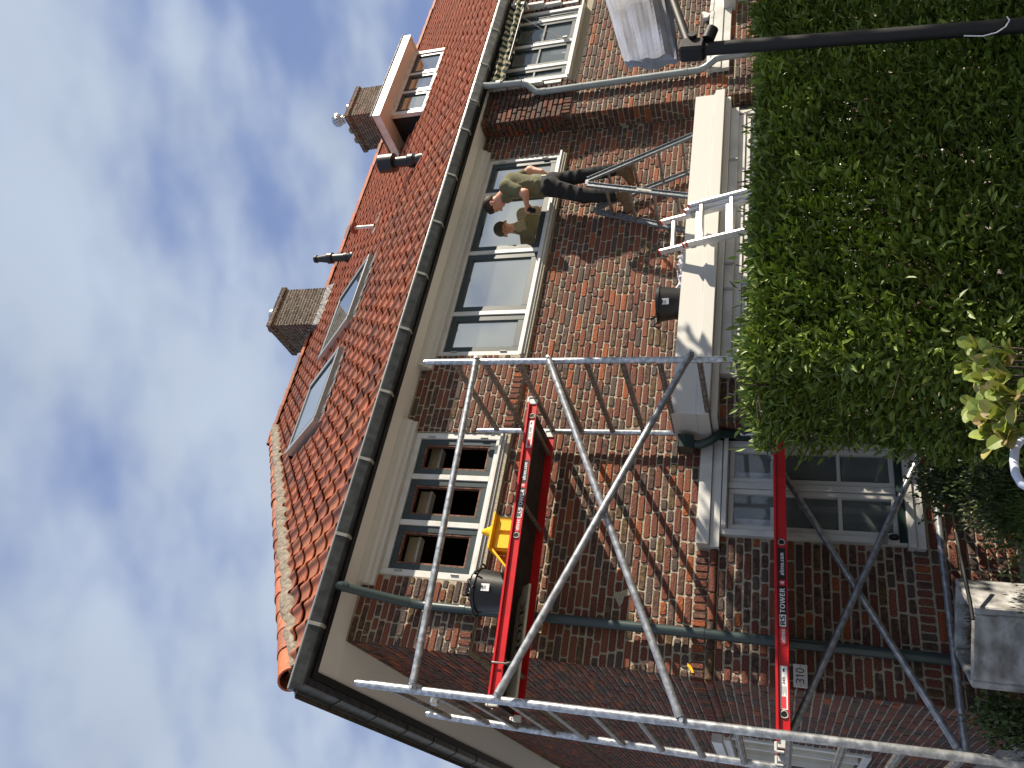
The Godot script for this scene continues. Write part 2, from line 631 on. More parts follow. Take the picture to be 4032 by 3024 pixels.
# ---------------------------------------------------------------- windows
# white frame boards round x0..x1, y0..y1 with posts at cuts; sash rails in green
func window(parent: Node3D, called: String, x0: float, x1: float, y0: float, y1: float, z: float, cuts: Array, o := {}) -> Node3D:
	var w := part(called, parent)
	var fw: float = o.get("frame", 0.06)
	var st := mb()
	span(st, x0, x0 + fw, y0, y1, z - 0.07, z + 0.012)
	span(st, x1 - fw, x1, y0, y1, z - 0.07, z + 0.012)
	span(st, x0 + fw, x1 - fw, y1 - fw, y1, z - 0.07, z + 0.009)
	span(st, x0 + fw, x1 - fw, y0, y0 + fw * 0.8, z - 0.07, z + 0.009)
	for c in cuts:
		span(st, c - 0.026, c + 0.026, y0 + fw * 0.8, y1 - fw, z - 0.07, z + 0.006)
	obj("frame", st, M.white_paint, w)
	var edges := [x0 + fw]
	for c in cuts:
		edges.append(c - 0.026)
		edges.append(c + 0.026)
	edges.append(x1 - fw)
	var sw: float = o.get("sash", 0.055)
	var sm: Material = o.get("sash_mat", M.green_paint)
	for i in range(0, edges.size(), 2):
		var a: float = edges[i] + 0.004
		var b: float = edges[i + 1] - 0.004
		var lo := y0 + fw * 0.8 + 0.004
		var hi := y1 - fw - 0.004
		st = mb()
		span(st, a, a + sw, lo, hi, z - 0.055, z - 0.006)
		span(st, b - sw, b, lo, hi, z - 0.055, z - 0.006)
		span(st, a + sw, b - sw, hi - sw, hi, z - 0.055, z - 0.008)
		span(st, a + sw, b - sw, lo, lo + sw, z - 0.055, z - 0.008)
		if o.has("transom"):
			var ty: float = o.transom
			span(st, a + sw, b - sw, ty - 0.014, ty + 0.014, z - 0.055, z - 0.009)
		obj("sash", st, sm, w)
		if o.get("rebate", false):
			st = mb()
			var g := 0.016
			span(st, a + sw - 0.002, a + sw + g, lo + sw, hi - sw, z - 0.06, z - 0.012)
			span(st, b - sw - g, b - sw + 0.002, lo + sw, hi - sw, z - 0.06, z - 0.012)
			span(st, a + sw + g, b - sw - g, hi - sw - g, hi - sw + 0.002, z - 0.06, z - 0.014)
			span(st, a + sw + g, b - sw - g, lo + sw - 0.002, lo + sw + g, z - 0.06, z - 0.014)
			obj("glazing_rebate", st, M.bare_wood, w)
		if o.has("glass"):
			st = mb()
			span(st, a + sw - 0.006, b - sw + 0.006, lo + sw - 0.006, hi - sw + 0.006, z - 0.036, z - 0.030, 0.0)
			var pane := obj("pane", st, o.glass, w)
			pane.set_meta("label", "window pane reflecting the cloudy sky" if o.glass == M.mirror_glass else "clear window pane")
	return w

# the room seen through a window, with thick walls
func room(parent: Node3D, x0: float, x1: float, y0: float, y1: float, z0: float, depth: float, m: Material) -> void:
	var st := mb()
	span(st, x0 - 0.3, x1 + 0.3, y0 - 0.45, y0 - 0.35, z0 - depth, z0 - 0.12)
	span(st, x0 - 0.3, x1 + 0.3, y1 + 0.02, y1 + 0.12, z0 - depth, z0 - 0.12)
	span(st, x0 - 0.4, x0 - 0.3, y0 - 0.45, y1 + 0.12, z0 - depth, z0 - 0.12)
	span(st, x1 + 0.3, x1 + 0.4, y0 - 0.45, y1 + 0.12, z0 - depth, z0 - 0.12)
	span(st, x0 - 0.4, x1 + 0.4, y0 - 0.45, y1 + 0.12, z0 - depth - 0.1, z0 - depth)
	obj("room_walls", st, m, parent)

# wall slab round its openings; holes are Rect2 in (along, up)
func core(st: SurfaceTool, u0: float, u1: float, y0: float, y1: float, holes: Array, place: Callable) -> void:
	var xs := [u0, u1]
	var ys := [y0, y1]
	for h in holes:
		for e in [h.position.x, h.end.x]:
			if e > u0 and e < u1: xs.append(e)
		for e in [h.position.y, h.end.y]:
			if e > y0 and e < y1: ys.append(e)
	xs.sort()
	ys.sort()
	for i in xs.size() - 1:
		for j in ys.size() - 1:
			if xs[i + 1] - xs[i] < 0.001 or ys[j + 1] - ys[j] < 0.001: continue
			var m := Vector2((xs[i] + xs[i + 1]) * 0.5, (ys[j] + ys[j + 1]) * 0.5)
			var open := false
			for h in holes:
				if h.has_point(m): open = true
			if not open: place.call(st, xs[i], xs[i + 1], ys[j], ys[j + 1])

func roll_brick(l: float) -> ArrayMesh:
	var st := mb()
	var n := 8
	for i in n:
		var a0 := PI * i / n - PI / 2
		var a1 := PI * (i + 1) / n - PI / 2
		var d0 := Vector3(0, sin(a0), cos(a0))
		var d1 := Vector3(0, sin(a1), cos(a1))
		var e := Vector3(l * 0.5, 0, 0)
		var c := Vector3(0, 0, -0.012)
		smooth(st, [[c + d0 * 0.031 - e, d0], [c + d1 * 0.031 - e, d1], [c + d1 * 0.031 + e, d1], [c + d0 * 0.031 - e, d0], [c + d1 * 0.031 + e, d1], [c + d0 * 0.031 + e, d0]])
		for s: float in [-1.0, 1.0]:
			tri(st, e * s + Vector3(0, 0, -0.012), e * s + Vector3(0, 0, -0.012) + d0 * 0.031, e * s + Vector3(0, 0, -0.012) + d1 * 0.031, Vector3(s, 0, 0))
	return st.commit()

func gutter(parent: Node3D, a: Vector3, b: Vector3, out: Vector3, m: Material, marks: Array, mark_mat: Material, mitre_a := 0.0, mitre_b := 0.0) -> void:
	# a, b: ends of the soffit's outer edge; out: away from the wall; mitres lengthen the outer edge
	var g := part("gutter", parent)
	var d := (b - a).normalized()
	var prof := [Vector2(0.052, 0.03), Vector2(0.062, 0.004), Vector2(0.118, 0.0), Vector2(0.130, 0.010), Vector2(0.178, 0.085), Vector2(0.176, 0.098), Vector2(0.165, 0.10), Vector2(0.160, 0.086), Vector2(0.118, 0.016), Vector2(0.062, 0.016)]
	var st := mb()
	for i in prof.size() - 1:
		var p: Vector2 = prof[i]
		var q: Vector2 = prof[i + 1]
		var e := q - p
		var n := out * e.y + Vector3.UP * -e.x
		quad(st, a + out * p.x + Vector3.UP * p.y - d * p.x * mitre_a, b + out * p.x + Vector3.UP * p.y + d * p.x * mitre_b, b + out * q.x + Vector3.UP * q.y + d * q.x * mitre_b, a + out * q.x + Vector3.UP * q.y - d * q.x * mitre_a, n)
	obj("trough", st, m, g)
	st = mb()
	tube(st, [a + out * 0.172 + Vector3.UP * 0.097 - d * 0.172 * mitre_a, b + out * 0.172 + Vector3.UP * 0.097 + d * 0.172 * mitre_b], 0.011, 10)
	obj("bead", st, M.zinc_edge, g)
	st = mb()
	var c := Vector3.UP * -0.012
	quad(st, a + c, b + c, b + out * 0.06 + c + d * 0.06 * mitre_b, a + out * 0.06 + c - d * 0.06 * mitre_a, Vector3.DOWN)
	quad(st, a + out * 0.06 + c - d * 0.06 * mitre_a, b + out * 0.06 + c + d * 0.06 * mitre_b, b + out * 0.02 + Vector3.UP * 0.14, a + out * 0.02 + Vector3.UP * 0.14, out)
	obj("fascia_board", st, M.black_board, g)
	for t in marks:
		st = mb()
		var o: Vector3 = a + d * t
		for k in [[Vector2(0.06, 0.001), Vector2(0.119, -0.004)], [Vector2(0.119, -0.004), Vector2(0.134, 0.008)], [Vector2(0.134, 0.008), Vector2(0.184, 0.088)]]:
			beam(st, o + out * k[0].x + Vector3.UP * k[0].y, o + out * k[1].x + Vector3.UP * k[1].y, 0.028, 0.006, out + Vector3.DOWN, 0.001)
		obj("bracket", st, mark_mat, g)

func down_pipe(parent: Node3D, pts: Array, r: float, m: Material, sleeves: Array) -> void:
	var g := part("downpipe", parent)
	var st := mb()
	tube(st, pts, r, 18)
	obj("pipe", st, m, g)
	for s in sleeves:
		st = mb()
		tube(st, [s[0], s[1]], r + 0.005, 18)
		obj("collar", st, m, g)

func chimney(parent: Node3D, x0: float, x1: float, z0: float, z1: float, yb: float, yt: float, tones: Array, most: int) -> Node3D:
	var c := part("chimney", parent)
	var st := mb()
	span(st, x0 + 0.008, x1 - 0.008, yb, yt, z1 + 0.008, z0 - 0.008)
	obj("stack", st, M.dark_mortar, c)
	var recs := []
	lay(recs, Vector3(0, 0, z0), Vector3.RIGHT, Vector3.BACK, x0, x1, yb, yt - 0.125, [], tones, 0.066)
	lay(recs, Vector3(x0, 0, 0), Vector3.BACK, Vector3.LEFT, z1, z0, yb, yt - 0.125, [], tones, 0.066)
	lay(recs, Vector3(0, 0, z0), Vector3.RIGHT, Vector3.BACK, x0 - 0.03, x1 + 0.03, yt - 0.125, yt, [], tones, 0.0625, 0.04)
	lay(recs, Vector3(x0, 0, 0), Vector3.BACK, Vector3.LEFT, z1 - 0.03, z0 + 0.03, yt - 0.125, yt, [], tones, 0.0625, 0.04)
	st = mb()
	span(st, x0 - 0.035, x1 + 0.035, yt - 0.118, yt - 0.004, z1 - 0.035, z0 + 0.035)
	obj("cap", st, M.dark_mortar, c)
	set_bricks(recs, c, most)
	return c

func _ready() -> void:
	rng.seed = 20240611
	set_axes(32.4, 19.15, -0.16)
	# ---- camera: held on its side, so the world's up runs to the left of the picture
	var cam := Camera3D.new()
	cam.name = "camera"
	add_child(cam)
	cam.transform = Transform3D(Basis(-up_axis, right_axis, -view_axis), EYE)
	cam.fov = rad_to_deg(2.0 * atan(1512.0 / FOCAL))
	cam.near = 0.05
	cam.far = 400.0
	cam.current = true
	# ---- sky, exposure, sun
	var we := WorldEnvironment.new()
	we.name = "environment"
	var env := Environment.new()
	var sky := Sky.new()
	var pano := PanoramaSkyMaterial.new()
	pano.panorama = sky_picture()
	pano.energy_multiplier = 0.53
	sky.sky_material = pano
	env.background_mode = Environment.BG_SKY
	env.sky = sky
	env.tonemap_mode = Environment.TONE_MAPPER_LINEAR
	env.tonemap_exposure = 1.8
	env.sdfgi_enabled = true
	env.ssao_enabled = true
	env.ssil_enabled = true
	we.environment = env
	add_child(we)
	var sun := DirectionalLight3D.new()
	sun.name = "sun"
	add_child(sun)
	sun.look_at_from_position(Vector3(1.7, 1.07, 1.0), Vector3.ZERO)
	sun.light_energy = 1.6
	sun.light_color = Color(1.0, 0.95, 0.87)
	sun.light_angular_distance = 0.5
	sun.shadow_enabled = true
	materials()
	build_ground()
	build_house()
	build_neighbour()
	build_scaffold()
	build_small_things()
	build_ladders()
	build_person()
	build_garden()

func materials() -> void:
	var grain := noise_tex(0.012, 3, Color(0.62, 0.60, 0.58), Color(1.0, 1.0, 1.0), 5)
	var speck := noise_tex(0.05, 9, Color(0.72, 0.70, 0.68), Color(1, 1, 1), 4)
	var rough_n := bump_tex(0.03, 5, 7.0)
	var fine_n := bump_tex(0.06, 6, 3.0)
	var soft := noise_tex(0.006, 12, Color(0.92, 0.92, 0.91), Color(1, 1, 1), 4)
	var streak := noise_tex(0.02, 21, Color(0.70, 0.71, 0.72), Color(1, 1, 1), 5)
	var tones := [Color(0.465, 0.285, 0.225), Color(0.42, 0.305, 0.26), Color(0.52, 0.315, 0.235), Color(0.395, 0.31, 0.275), Color(0.455, 0.265, 0.215), Color(0.375, 0.265, 0.23), Color(0.62, 0.345, 0.205), Color(0.42, 0.33, 0.235), Color(0.355, 0.305, 0.285), Color(0.33, 0.275, 0.245), Color(0.37, 0.30, 0.26), Color(0.29, 0.245, 0.225)]
	for i in tones.size():
		brick_mats.append(mat("brick_%d" % i, tones[i], 0.92, 0.0, grain if i % 2 else speck, 2.3 + 0.4 * (i % 3), rough_n, 0.9))
	for i in 5:
		brick_long.append(brick_mesh(0.205, 0.0475, 0.03))
		brick_short.append(brick_mesh(0.0975, 0.0475, 0.03))
	var clay := noise_tex(0.02, 33, Color(0.78, 0.74, 0.72), Color(1.0, 1.0, 1.0), 4)
	var tt := [Color(0.69, 0.395, 0.26), Color(0.65, 0.375, 0.26), Color(0.73, 0.425, 0.275), Color(0.60, 0.36, 0.265), Color(0.66, 0.41, 0.285), Color(0.53, 0.325, 0.25), Color(0.73, 0.395, 0.25), Color(0.70, 0.37, 0.24)]
	for i in tt.size():
		tile_mats.append(mat("tile_%d" % i, tt[i], 0.72, 0.0, clay, 1.7, fine_n, 0.5))
	for l in [0.015, 0.019, 0.024]: tile_shapes.append(pantile(l))
	mat("mortar", Color(0.74, 0.71, 0.63), 0.95, 0.0, speck, 3.0, rough_n, 1.0)
	mat("dark_mortar", Color(0.60, 0.58, 0.52), 0.95, 0.0, speck, 3.0, rough_n, 1.0)
	mat("bedding", Color(0.56, 0.53, 0.48), 0.95, 0.0, grain, 2.0, rough_n, 1.5)
	mat("white_paint", Color(0.80, 0.80, 0.785), 0.45, 0.0, soft, 0.9)
	mat("cream_paint", Color(0.775, 0.77, 0.745), 0.5)
	mat("soffit_paint", Color(0.90, 0.90, 0.875), 0.6)
	mat("green_paint", Color(0.175, 0.225, 0.23), 0.38, 0.0, soft, 1.5)
	mat("dark_green", Color(0.13, 0.20, 0.19), 0.4)
	mat("bare_wood", Color(0.52, 0.37, 0.31), 0.85, 0.0, grain, 3.0)
	mat("black_board", Color(0.06, 0.06, 0.065), 0.6)
	mat("zinc_dark", Color(0.30, 0.32, 0.33), 0.38, 0.35, streak, 0.8)
	mat("zinc_light", Color(0.50, 0.51, 0.51), 0.40, 0.35, streak, 0.8)
	mat("zinc_edge", Color(0.58, 0.60, 0.60), 0.35, 0.5)
	mat("bracket_grey", Color(0.62, 0.62, 0.60), 0.5, 0.2)
	mat("lead", Color(0.50, 0.51, 0.52), 0.6, 0.15, grain, 1.6, rough_n, 1.0)
	mat("pipe_green", Color(0.20, 0.255, 0.26), 0.33, 0.0, soft, 1.0)
	mat("pipe_grey", Color(0.61, 0.645, 0.65), 0.35, 0.0, soft, 1.0)
	mat("black_plastic", Color(0.085, 0.088, 0.095), 0.42, 0.0, soft, 2.0)
	mat("aluminium", Color(0.83, 0.84, 0.85), 0.36, 0.8, streak, 1.6)
	mat("tube_grey", Color(0.72, 0.73, 0.745), 0.42, 0.6, streak, 1.6)
	mat("aluminium_dull", Color(0.66, 0.64, 0.61), 0.5, 0.7, grain, 4.0)
	mat("steel", Color(0.72, 0.73, 0.75), 0.3, 0.9)
	mat("red_beam", Color(0.74, 0.075, 0.09), 0.38, 0.0, soft, 1.2)
	mat("plywood", Color(0.21, 0.165, 0.14), 0.8, 0.0, grain, 1.2)
	mat("sticker", Color(0.86, 0.86, 0.86), 0.5)
	mat("sticker_black", Color(0.07, 0.07, 0.07), 0.4)
	mat("ink", Color(0.05, 0.05, 0.09), 0.6)
	mat("badge_red", Color(0.82, 0.22, 0.25), 0.45)
	mat("yellow_plastic", Color(0.95, 0.72, 0.09), 0.4)
	mat("ladder_grey", Color(0.55, 0.575, 0.595), 0.45, 0.25, streak, 2.0)
	mat("ladder_white", Color(0.88, 0.88, 0.88), 0.4, 0.45, soft, 2.0)
	mat("red_cap", Color(0.78, 0.14, 0.10), 0.5)
	mat("skin", Color(0.80, 0.58, 0.48), 0.55)
	M.skin.subsurf_scatter_enabled = true
	M.skin.subsurf_scatter_strength = 0.08
	mat("hair", Color(0.25, 0.175, 0.12), 0.7, 0.0, grain, 14.0)
	mat("olive_cloth", Color(0.42, 0.415, 0.315), 0.95, 0.0, soft, 8.0, bump_tex(0.012, 77, 9.0, 3), 1.2)
	mat("work_trousers", Color(0.135, 0.135, 0.145), 0.95, 0.0, soft, 8.0, bump_tex(0.012, 78, 9.0, 3), 1.2)
	mat("boot_leather", Color(0.52, 0.42, 0.31), 0.85, 0.0, grain, 8.0)
	mat("cable_black", Color(0.03, 0.03, 0.035), 0.7)
	mat("dark_rag", Color(0.10, 0.09, 0.085), 0.95)
	mat("towel", Color(0.80, 0.80, 0.84), 0.98, 0.0, soft, 6.0, rough_n, 1.0)
	mat("sign_cream", Color(0.70, 0.68, 0.60), 0.6)
	mat("canopy_cloth", Color(0.62, 0.645, 0.71), 0.95, 0.0, noise_tex(0.006, 55, Color(0.84, 0.80, 0.74), Color(1, 1, 1), 4), 0.9)
	M.canopy_cloth.backlight_enabled = true
	M.canopy_cloth.backlight = Color(0.30, 0.30, 0.32)
	mat("pole_black", Color(0.10, 0.105, 0.11), 0.55, 0.2, speck, 6.0, fine_n, 0.6)
	mat("concrete", Color(0.70, 0.705, 0.70), 0.93, 0.0, grain, 1.1, rough_n, 0.5)
	mat("straw", Color(0.48, 0.38, 0.22), 0.95, 0.0, grain, 9.0, rough_n, 2.0)
	mat("soil", Color(0.20, 0.15, 0.11), 0.98, 0.0, grain, 4.0, rough_n, 2.0)
	mat("paving", Color(0.68, 0.66, 0.62), 0.95, 0.0, speck, 1.5, rough_n, 0.8)
	mat("bark", Color(0.27, 0.22, 0.17), 0.95, 0.0, grain, 3.0, rough_n, 2.0)
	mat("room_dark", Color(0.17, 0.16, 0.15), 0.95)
	mat("room_wall", Color(0.66, 0.64, 0.58), 0.95)
	mat("blind", Color(0.74, 0.70, 0.60), 0.9)
	mat("terracotta", Color(0.48, 0.28, 0.22), 0.8)
	mat("pale_tube", Color(0.72, 0.75, 0.82), 0.4)
	var g := mat("clear_glass", Color(0.80, 0.85, 0.85, 0.10), 0.02)
	g.transparency = BaseMaterial3D.TRANSPARENCY_ALPHA
	g.metallic_specular = 0.5
	mat("mirror_glass", Color(0.90, 0.87, 0.79), 0.03, 0.95)
	mat("roof_glass", Color(0.62, 0.66, 0.68), 0.03, 0.85)
	var lm := mat("leaf", Color(1, 1, 1), 0.5)
	lm.vertex_color_use_as_albedo = true
	lm.backlight_enabled = true
	lm.backlight = Color(0.35, 0.42, 0.12)

func build_ground() -> void:
	var st := mb()
	quad(st, Vector3(-150, 0, -150), Vector3(150, 0, -150), Vector3(150, 0, 150), Vector3(-150, 0, 150), Vector3.UP)
	var gr := obj("ground", st, M.paving, self)
	gr.set_meta("kind", "structure")
	st = mb()
	quad(st, Vector3(0.6, 0.004, 2.0), Vector3(7.0, 0.004, 2.0), Vector3(7.0, 0.004, 3.3), Vector3(0.6, 0.004, 3.3), Vector3.UP)
	var bed := obj("garden_soil", st, M.soil, self)
	bed.set_meta("kind", "structure")

# ---------------------------------------------------------------- the corner house
func build_house() -> void:
	var h := thing("brick_house", "corner house of brown brick with red pantile roof behind the scaffold", "house")
	var XE := 6.19
	var low := [Rect2(1.11, 0.58, 0.85, 1.60), Rect2(1.945, -0.1, 4.0, 2.3)]
	var up := [Rect2(0.55, 4.0, 1.43, 1.2), Rect2(2.875, 3.98, 2.895, 1.2)]
	var side_low := [Rect2(-3.7, 0.85, 1.35, 1.4)]
	# wall slabs of mortar colour
	var w := part("front_wall", h)
	var st := mb()
	var fr := func(s: SurfaceTool, a: float, b: float, c: float, d: float): span(s, a, b, c, d, -0.28, -0.010, 0.0)
	var fr2 := func(s: SurfaceTool, a: float, b: float, c: float, d: float): span(s, a, b, c, d, -0.28, 0.040, 0.0)
	core(st, 0.012, XE, 0.0, 3.955, low, fr)
	core(st, -0.036, XE, 3.957, 5.12, up, fr2)
	obj("mortar_bed", st, M.mortar, w)
	var recs := []
	var O := Vector3.ZERO
	lay(recs, O, Vector3.RIGHT, Vector3.BACK, 0.0, XE, 0.0, 0.555, low)
	lay_soldier(recs, O, Vector3.RIGHT, Vector3.BACK, 0.0, 1.10, 0.612, 0.004)
	lay(recs, O, Vector3.RIGHT, Vector3.BACK, 0.0, XE, 0.668, 2.05, low)
	lay_soldier(recs, O, Vector3.RIGHT, Vector3.BACK, 0.0, 1.0, 2.173, 0.012)
	lay(recs, O, Vector3.RIGHT, Vector3.BACK, 0.0, XE, 2.232, 3.95, low)
	for q in [[-0.04, 0.55], [1.985, 2.875], [5.775, XE]]:
		lay_soldier(recs, O, Vector3.RIGHT, Vector3.BACK, q[0], q[1], 4.006, 0.052)
	lay(recs, O, Vector3.RIGHT, Vector3.BACK, -0.045, XE, 4.062, 5.06, up, [], 0.0624, 0.05)
	var sw := part("side_wall", h)
	st = mb()
	var sd := func(s: SurfaceTool, a: float, b: float, c: float, d: float): span(s, 0.012, 0.26, c, d, a, b, 0.0)
	var sd2 := func(s: SurfaceTool, a: float, b: float, c: float, d: float): span(s, -0.036, 0.26, c, d, a, b, 0.0)
	core(st, -7.6, -0.29, 0.0, 3.955, side_low, sd)
	core(st, -7.6, -0.29, 3.957, 5.12, [], sd2)
	obj("mortar_bed", st, M.mortar, sw)
	lay(recs, O, Vector3.BACK, Vector3.LEFT, -7.6, 0.0, 0.0, 2.05, side_low)
	lay_soldier(recs, O, Vector3.BACK, Vector3.LEFT, -7.6, 0.0, 2.173, 0.012)
	lay(recs, O, Vector3.BACK, Vector3.LEFT, -7.6, 0.0, 2.232, 3.95, side_low)
	lay_soldier(recs, O, Vector3.BACK, Vector3.LEFT, -7.6, 0.04, 4.006, 0.052)
	lay(recs, O, Vector3.BACK, Vector3.LEFT, -7.6, 0.05, 4.062, 5.06, [], [], 0.0624, 0.05)
	# half-round moulded bricks under the soldier course
	var roll := roll_brick(0.203)
	var x := 0.1
	while x < 1.0:
		mi("moulded_brick", roll, brick_mats[brick_tone()], w, Transform3D(Basis(), Vector3(x, 2.083, 0.012)))
		x += 0.216
	x = -0.1
	while x > -7.5:
		mi("moulded_brick", roll, brick_mats[brick_tone()], sw, Transform3D(Basis(Vector3(0, 0, 1), Vector3.UP, Vector3.LEFT), Vector3(-0.012, 2.083, x)))
		x -= 0.216
	# soffit and the boards over the windows
	st = mb()
	span(st, -0.371, 6.28, 5.067, 5.10, 0.05, 0.354)
	span(st, -0.371, -0.045, 5.067, 5.10, -8.0, 0.05)
	obj("soffit", st, M.soffit_paint, h)
	for q in [[0.44, 2.07], [2.69, 5.87]]:
		st = mb()
		prism(st, PackedVector2Array([Vector2(0.02, 4.93), Vector2(0.085, 4.93), Vector2(0.085, 4.965), Vector2(0.115, 4.975), Vector2(0.125, 5.005), Vector2(0.155, 5.02), Vector2(0.155, 5.066), Vector2(0.02, 5.066)]), Vector3(q[0], 0, 0), Vector3.BACK, Vector3.UP, Vector3(q[1] - q[0], 0, 0))
		obj("lintel_moulding", st, M.cream_paint, h)
	gutter(h, Vector3(-0.371, 5.067, 0.354), Vector3(6.28, 5.067, 0.354), Vector3.BACK, M.zinc_dark, [0.333, 1.09, 1.81, 2.525, 3.262, 3.972, 4.703, 5.43, 6.19], M.bracket_grey, 1.0, 0.0)
	gutter(h, Vector3(-0.371, 5.067, 0.354), Vector3(-0.371, 5.067, -8.0), Vector3.LEFT, M.zinc_dark, [0.5, 1.22, 1.94, 2.66, 3.38, 4.1], M.zinc_dark, 1.0, 0.0)
	# windows
	var wl := window(h, "window", 0.555, 1.975, 4.045, 4.93, 0.02, [1.055, 1.515], {"rebate": true})
	wl.set_meta("label", "upstairs window whose three sashes have no glass")
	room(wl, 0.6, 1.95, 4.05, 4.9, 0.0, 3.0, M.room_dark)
	for q in [[0.62, 1.0], [1.10, 1.46], [1.57, 1.92]]:
		for k in 7:
			st = mb()
			span(st, q[0], q[1], 4.755 + k * 0.014, 4.766 + k * 0.014, -0.27, -0.20)
			obj("blind_pleat", st, M.blind, wl)
		st = mb()
		span(st, q[0], q[1], 4.725, 4.75, -0.28, -0.19)
		span(st, q[0] + 0.08, q[0] + 0.10, 4.71, 4.86, -0.19, -0.175)
		obj("blind_rail", st, M.white_paint, wl)
	st = mb()
	span(st, 0.53, 1.99, 4.02, 4.045, -0.06, 0.075)
	span(st, 0.55, 1.975, 3.995, 4.02, -0.06, 0.055)
	obj("sill", st, M.white_paint, wl)
	var wm := window(h, "window", 2.88, 5.77, 4.03, 4.94, 0.02, [3.43, 4.285, 5.20], {"glass": M.mirror_glass, "sash": 0.066, "frame": 0.05})
	wm.set_meta("label", "long upstairs window of four lights beside the painter")
	room(wm, 2.95, 5.7, 4.05, 4.9, 0.0, 3.0, M.room_dark)
	st = mb()
	span(st, 2.86, 5.79, 4.005, 4.03, -0.06, 0.075)
	span(st, 2.88, 5.77, 3.98, 4.005, -0.06, 0.055)
	obj("sill", st, M.white_paint, wm)
	for win in [[wl, [0.60, 1.93]], [wm, [2.925, 5.725]]]:
		for hx in win[1]:
			for hy in [4.22, 4.76]:
				st = mb()
				tube(st, [Vector3(hx, hy - 0.035, 0.038), Vector3(hx, hy + 0.035, 0.038)], 0.008, 8)
				obj("hinge", st, M.bracket_grey, win[0])
	# ground-floor window beside the bay
	var wg := window(h, "window", 1.11, 1.95, 0.70, 2.04, 0.035, [1.545], {"sash_mat": M.cream_paint, "sash": 0.04, "glass": M.clear_glass, "transom": 1.15, "frame": 0.05})
	wg.set_meta("label", "white ground floor casement window behind the lower platform")
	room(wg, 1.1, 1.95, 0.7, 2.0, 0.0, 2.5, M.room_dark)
	st = mb()
	span(st, 1.0, 1.94, 2.12, 2.218, -0.05, 0.10)
	span(st, 0.99, 1.94, 2.043, 2.118, -0.05, 0.07)
	obj("lintel", st, M.white_paint, wg)
	st = mb()
	span(st, 1.08, 1.95, 0.645, 0.698, -0.05, 0.085)
	span(st, 1.08, 1.95, 0.580, 0.642, -0.05, 0.065)
	obj("sill", st, M.white_paint, wg)
	st = mb()
	span(st, 1.12, 1.94, 0.70, 0.755, 0.046, 0.058)
	obj("bottom_rail", st, M.dark_green, wg)
	st = mb()
	span(st, 1.16, 1.95, 1.995, 2.03, 0.048, 0.115)
	obj("awning_case", st, M.white_paint, wg)
	st = mb()
	lathe(st, [Vector2(0.0, -0.014), Vector2(0.03, -0.014), Vector2(0.036, -0.008), Vector2(0.036, 0.008), Vector2(0.03, 0.014), Vector2(0.0, 0.014)], Vector3(1.13, 0.80, 0.13), Basis(Vector3.UP, Vector3.RIGHT, Vector3.FORWARD), 18)
	obj("awning_crank_wheel", st, M.black_plastic, wg)
	st = mb()
	span(st, 1.10, 1.16, 0.84, 0.90, 0.05, 0.13)
	beam(st, Vector3(1.13, 0.86, 0.12), Vector3(1.13, 0.80, 0.13), 0.02, 0.02)
	obj("awning_crank_bracket", st, M.bracket_grey, wg)
	for q in [[1.2, 1.42], [1.62, 1.84]]:
		st = mb()
		for k in 8:
			tube(st, [Vector3(q[0] + k * 0.016, 1.66, -0.12 - 0.01 * (k % 2)), Vector3(q[0] + k * 0.016, 2.0, -0.12 - 0.01 * (k % 2))], 0.012, 6)
		obj("curtain", st, M.towel, wg)
		st = mb()
		span(st, q[0] - 0.01, q[1], 1.565, 1.665, -0.10, -0.095)
		obj("paper_sheet", st, M.sticker, wg)
	# patch of plaster smeared over the bricks
	var pp := PackedVector2Array()
	for q in [[2416, 2326], [2432, 2332], [2474, 2318], [2480, 2342], [2456, 2350], [2452, 2372], [2438, 2392], [2430, 2372], [2420, 2352]]:
		var v := onz(q[0], q[1], 0.006)
		pp.append(Vector2(v.x, v.y))
	st = mb()
	prism(st, pp, Vector3(0, 0, -0.004), Vector3.RIGHT, Vector3.UP, Vector3(0, 0, 0.010))
	obj("plaster_patch", st, M.mortar, h)
	# side-wall window
	var ws := part("side_window", h)
	st = mb()
	span(st, -0.09, 0.03, 2.12, 2.22, -3.75, -2.3)
	span(st, -0.06, 0.03, 2.045, 2.118, -3.75, -2.3)
	obj("lintel", st, M.white_paint, ws)
	st = mb()
	span(st, -0.02, 0.05, 0.85, 2.04, -2.46, -2.36)
	span(st, -0.02, 0.05, 0.85, 2.04, -3.70, -3.62)
	span(st, -0.03, 0.05, 0.80, 0.86, -3.72, -2.34)
	span(st, 0.0, 0.05, 0.86, 2.04, -3.06, -3.0)
	obj("frame", st, M.white_paint, ws)
	st = mb()
	span(st, 0.03, 0.035, 0.86, 2.04, -3.62, -2.46, 0.0)
	obj("pane", st, M.mirror_glass, ws)
	# downpipe at the corner
	down_pipe(h, [Vector3(0.31, 5.09, 0.43), Vector3(0.31, 5.04, 0.42), Vector3(0.305, 4.99, 0.385), Vector3(0.30, 4.56, 0.145), Vector3(0.30, 4.48, 0.105), Vector3(0.30, 4.38, 0.095), Vector3(0.305, 2.25, 0.085), Vector3(0.295, 0.0, 0.085)], 0.038, M.pipe_green,
		[[Vector3(0.30, 4.60, 0.165), Vector3(0.30, 4.53, 0.128)], [Vector3(0.30, 4.40, 0.095), Vector3(0.30, 4.36, 0.095)], [Vector3(0.302, 4.08, 0.093), Vector3(0.302, 4.03, 0.093)], [Vector3(0.305, 2.16, 0.085), Vector3(0.305, 2.12, 0.085)], [Vector3(0.31, 5.03, 0.42), Vector3(0.306, 4.995, 0.395)]])
	build_bay(h, recs)
	build_roof(h)
	set_bricks(recs, w, 300)

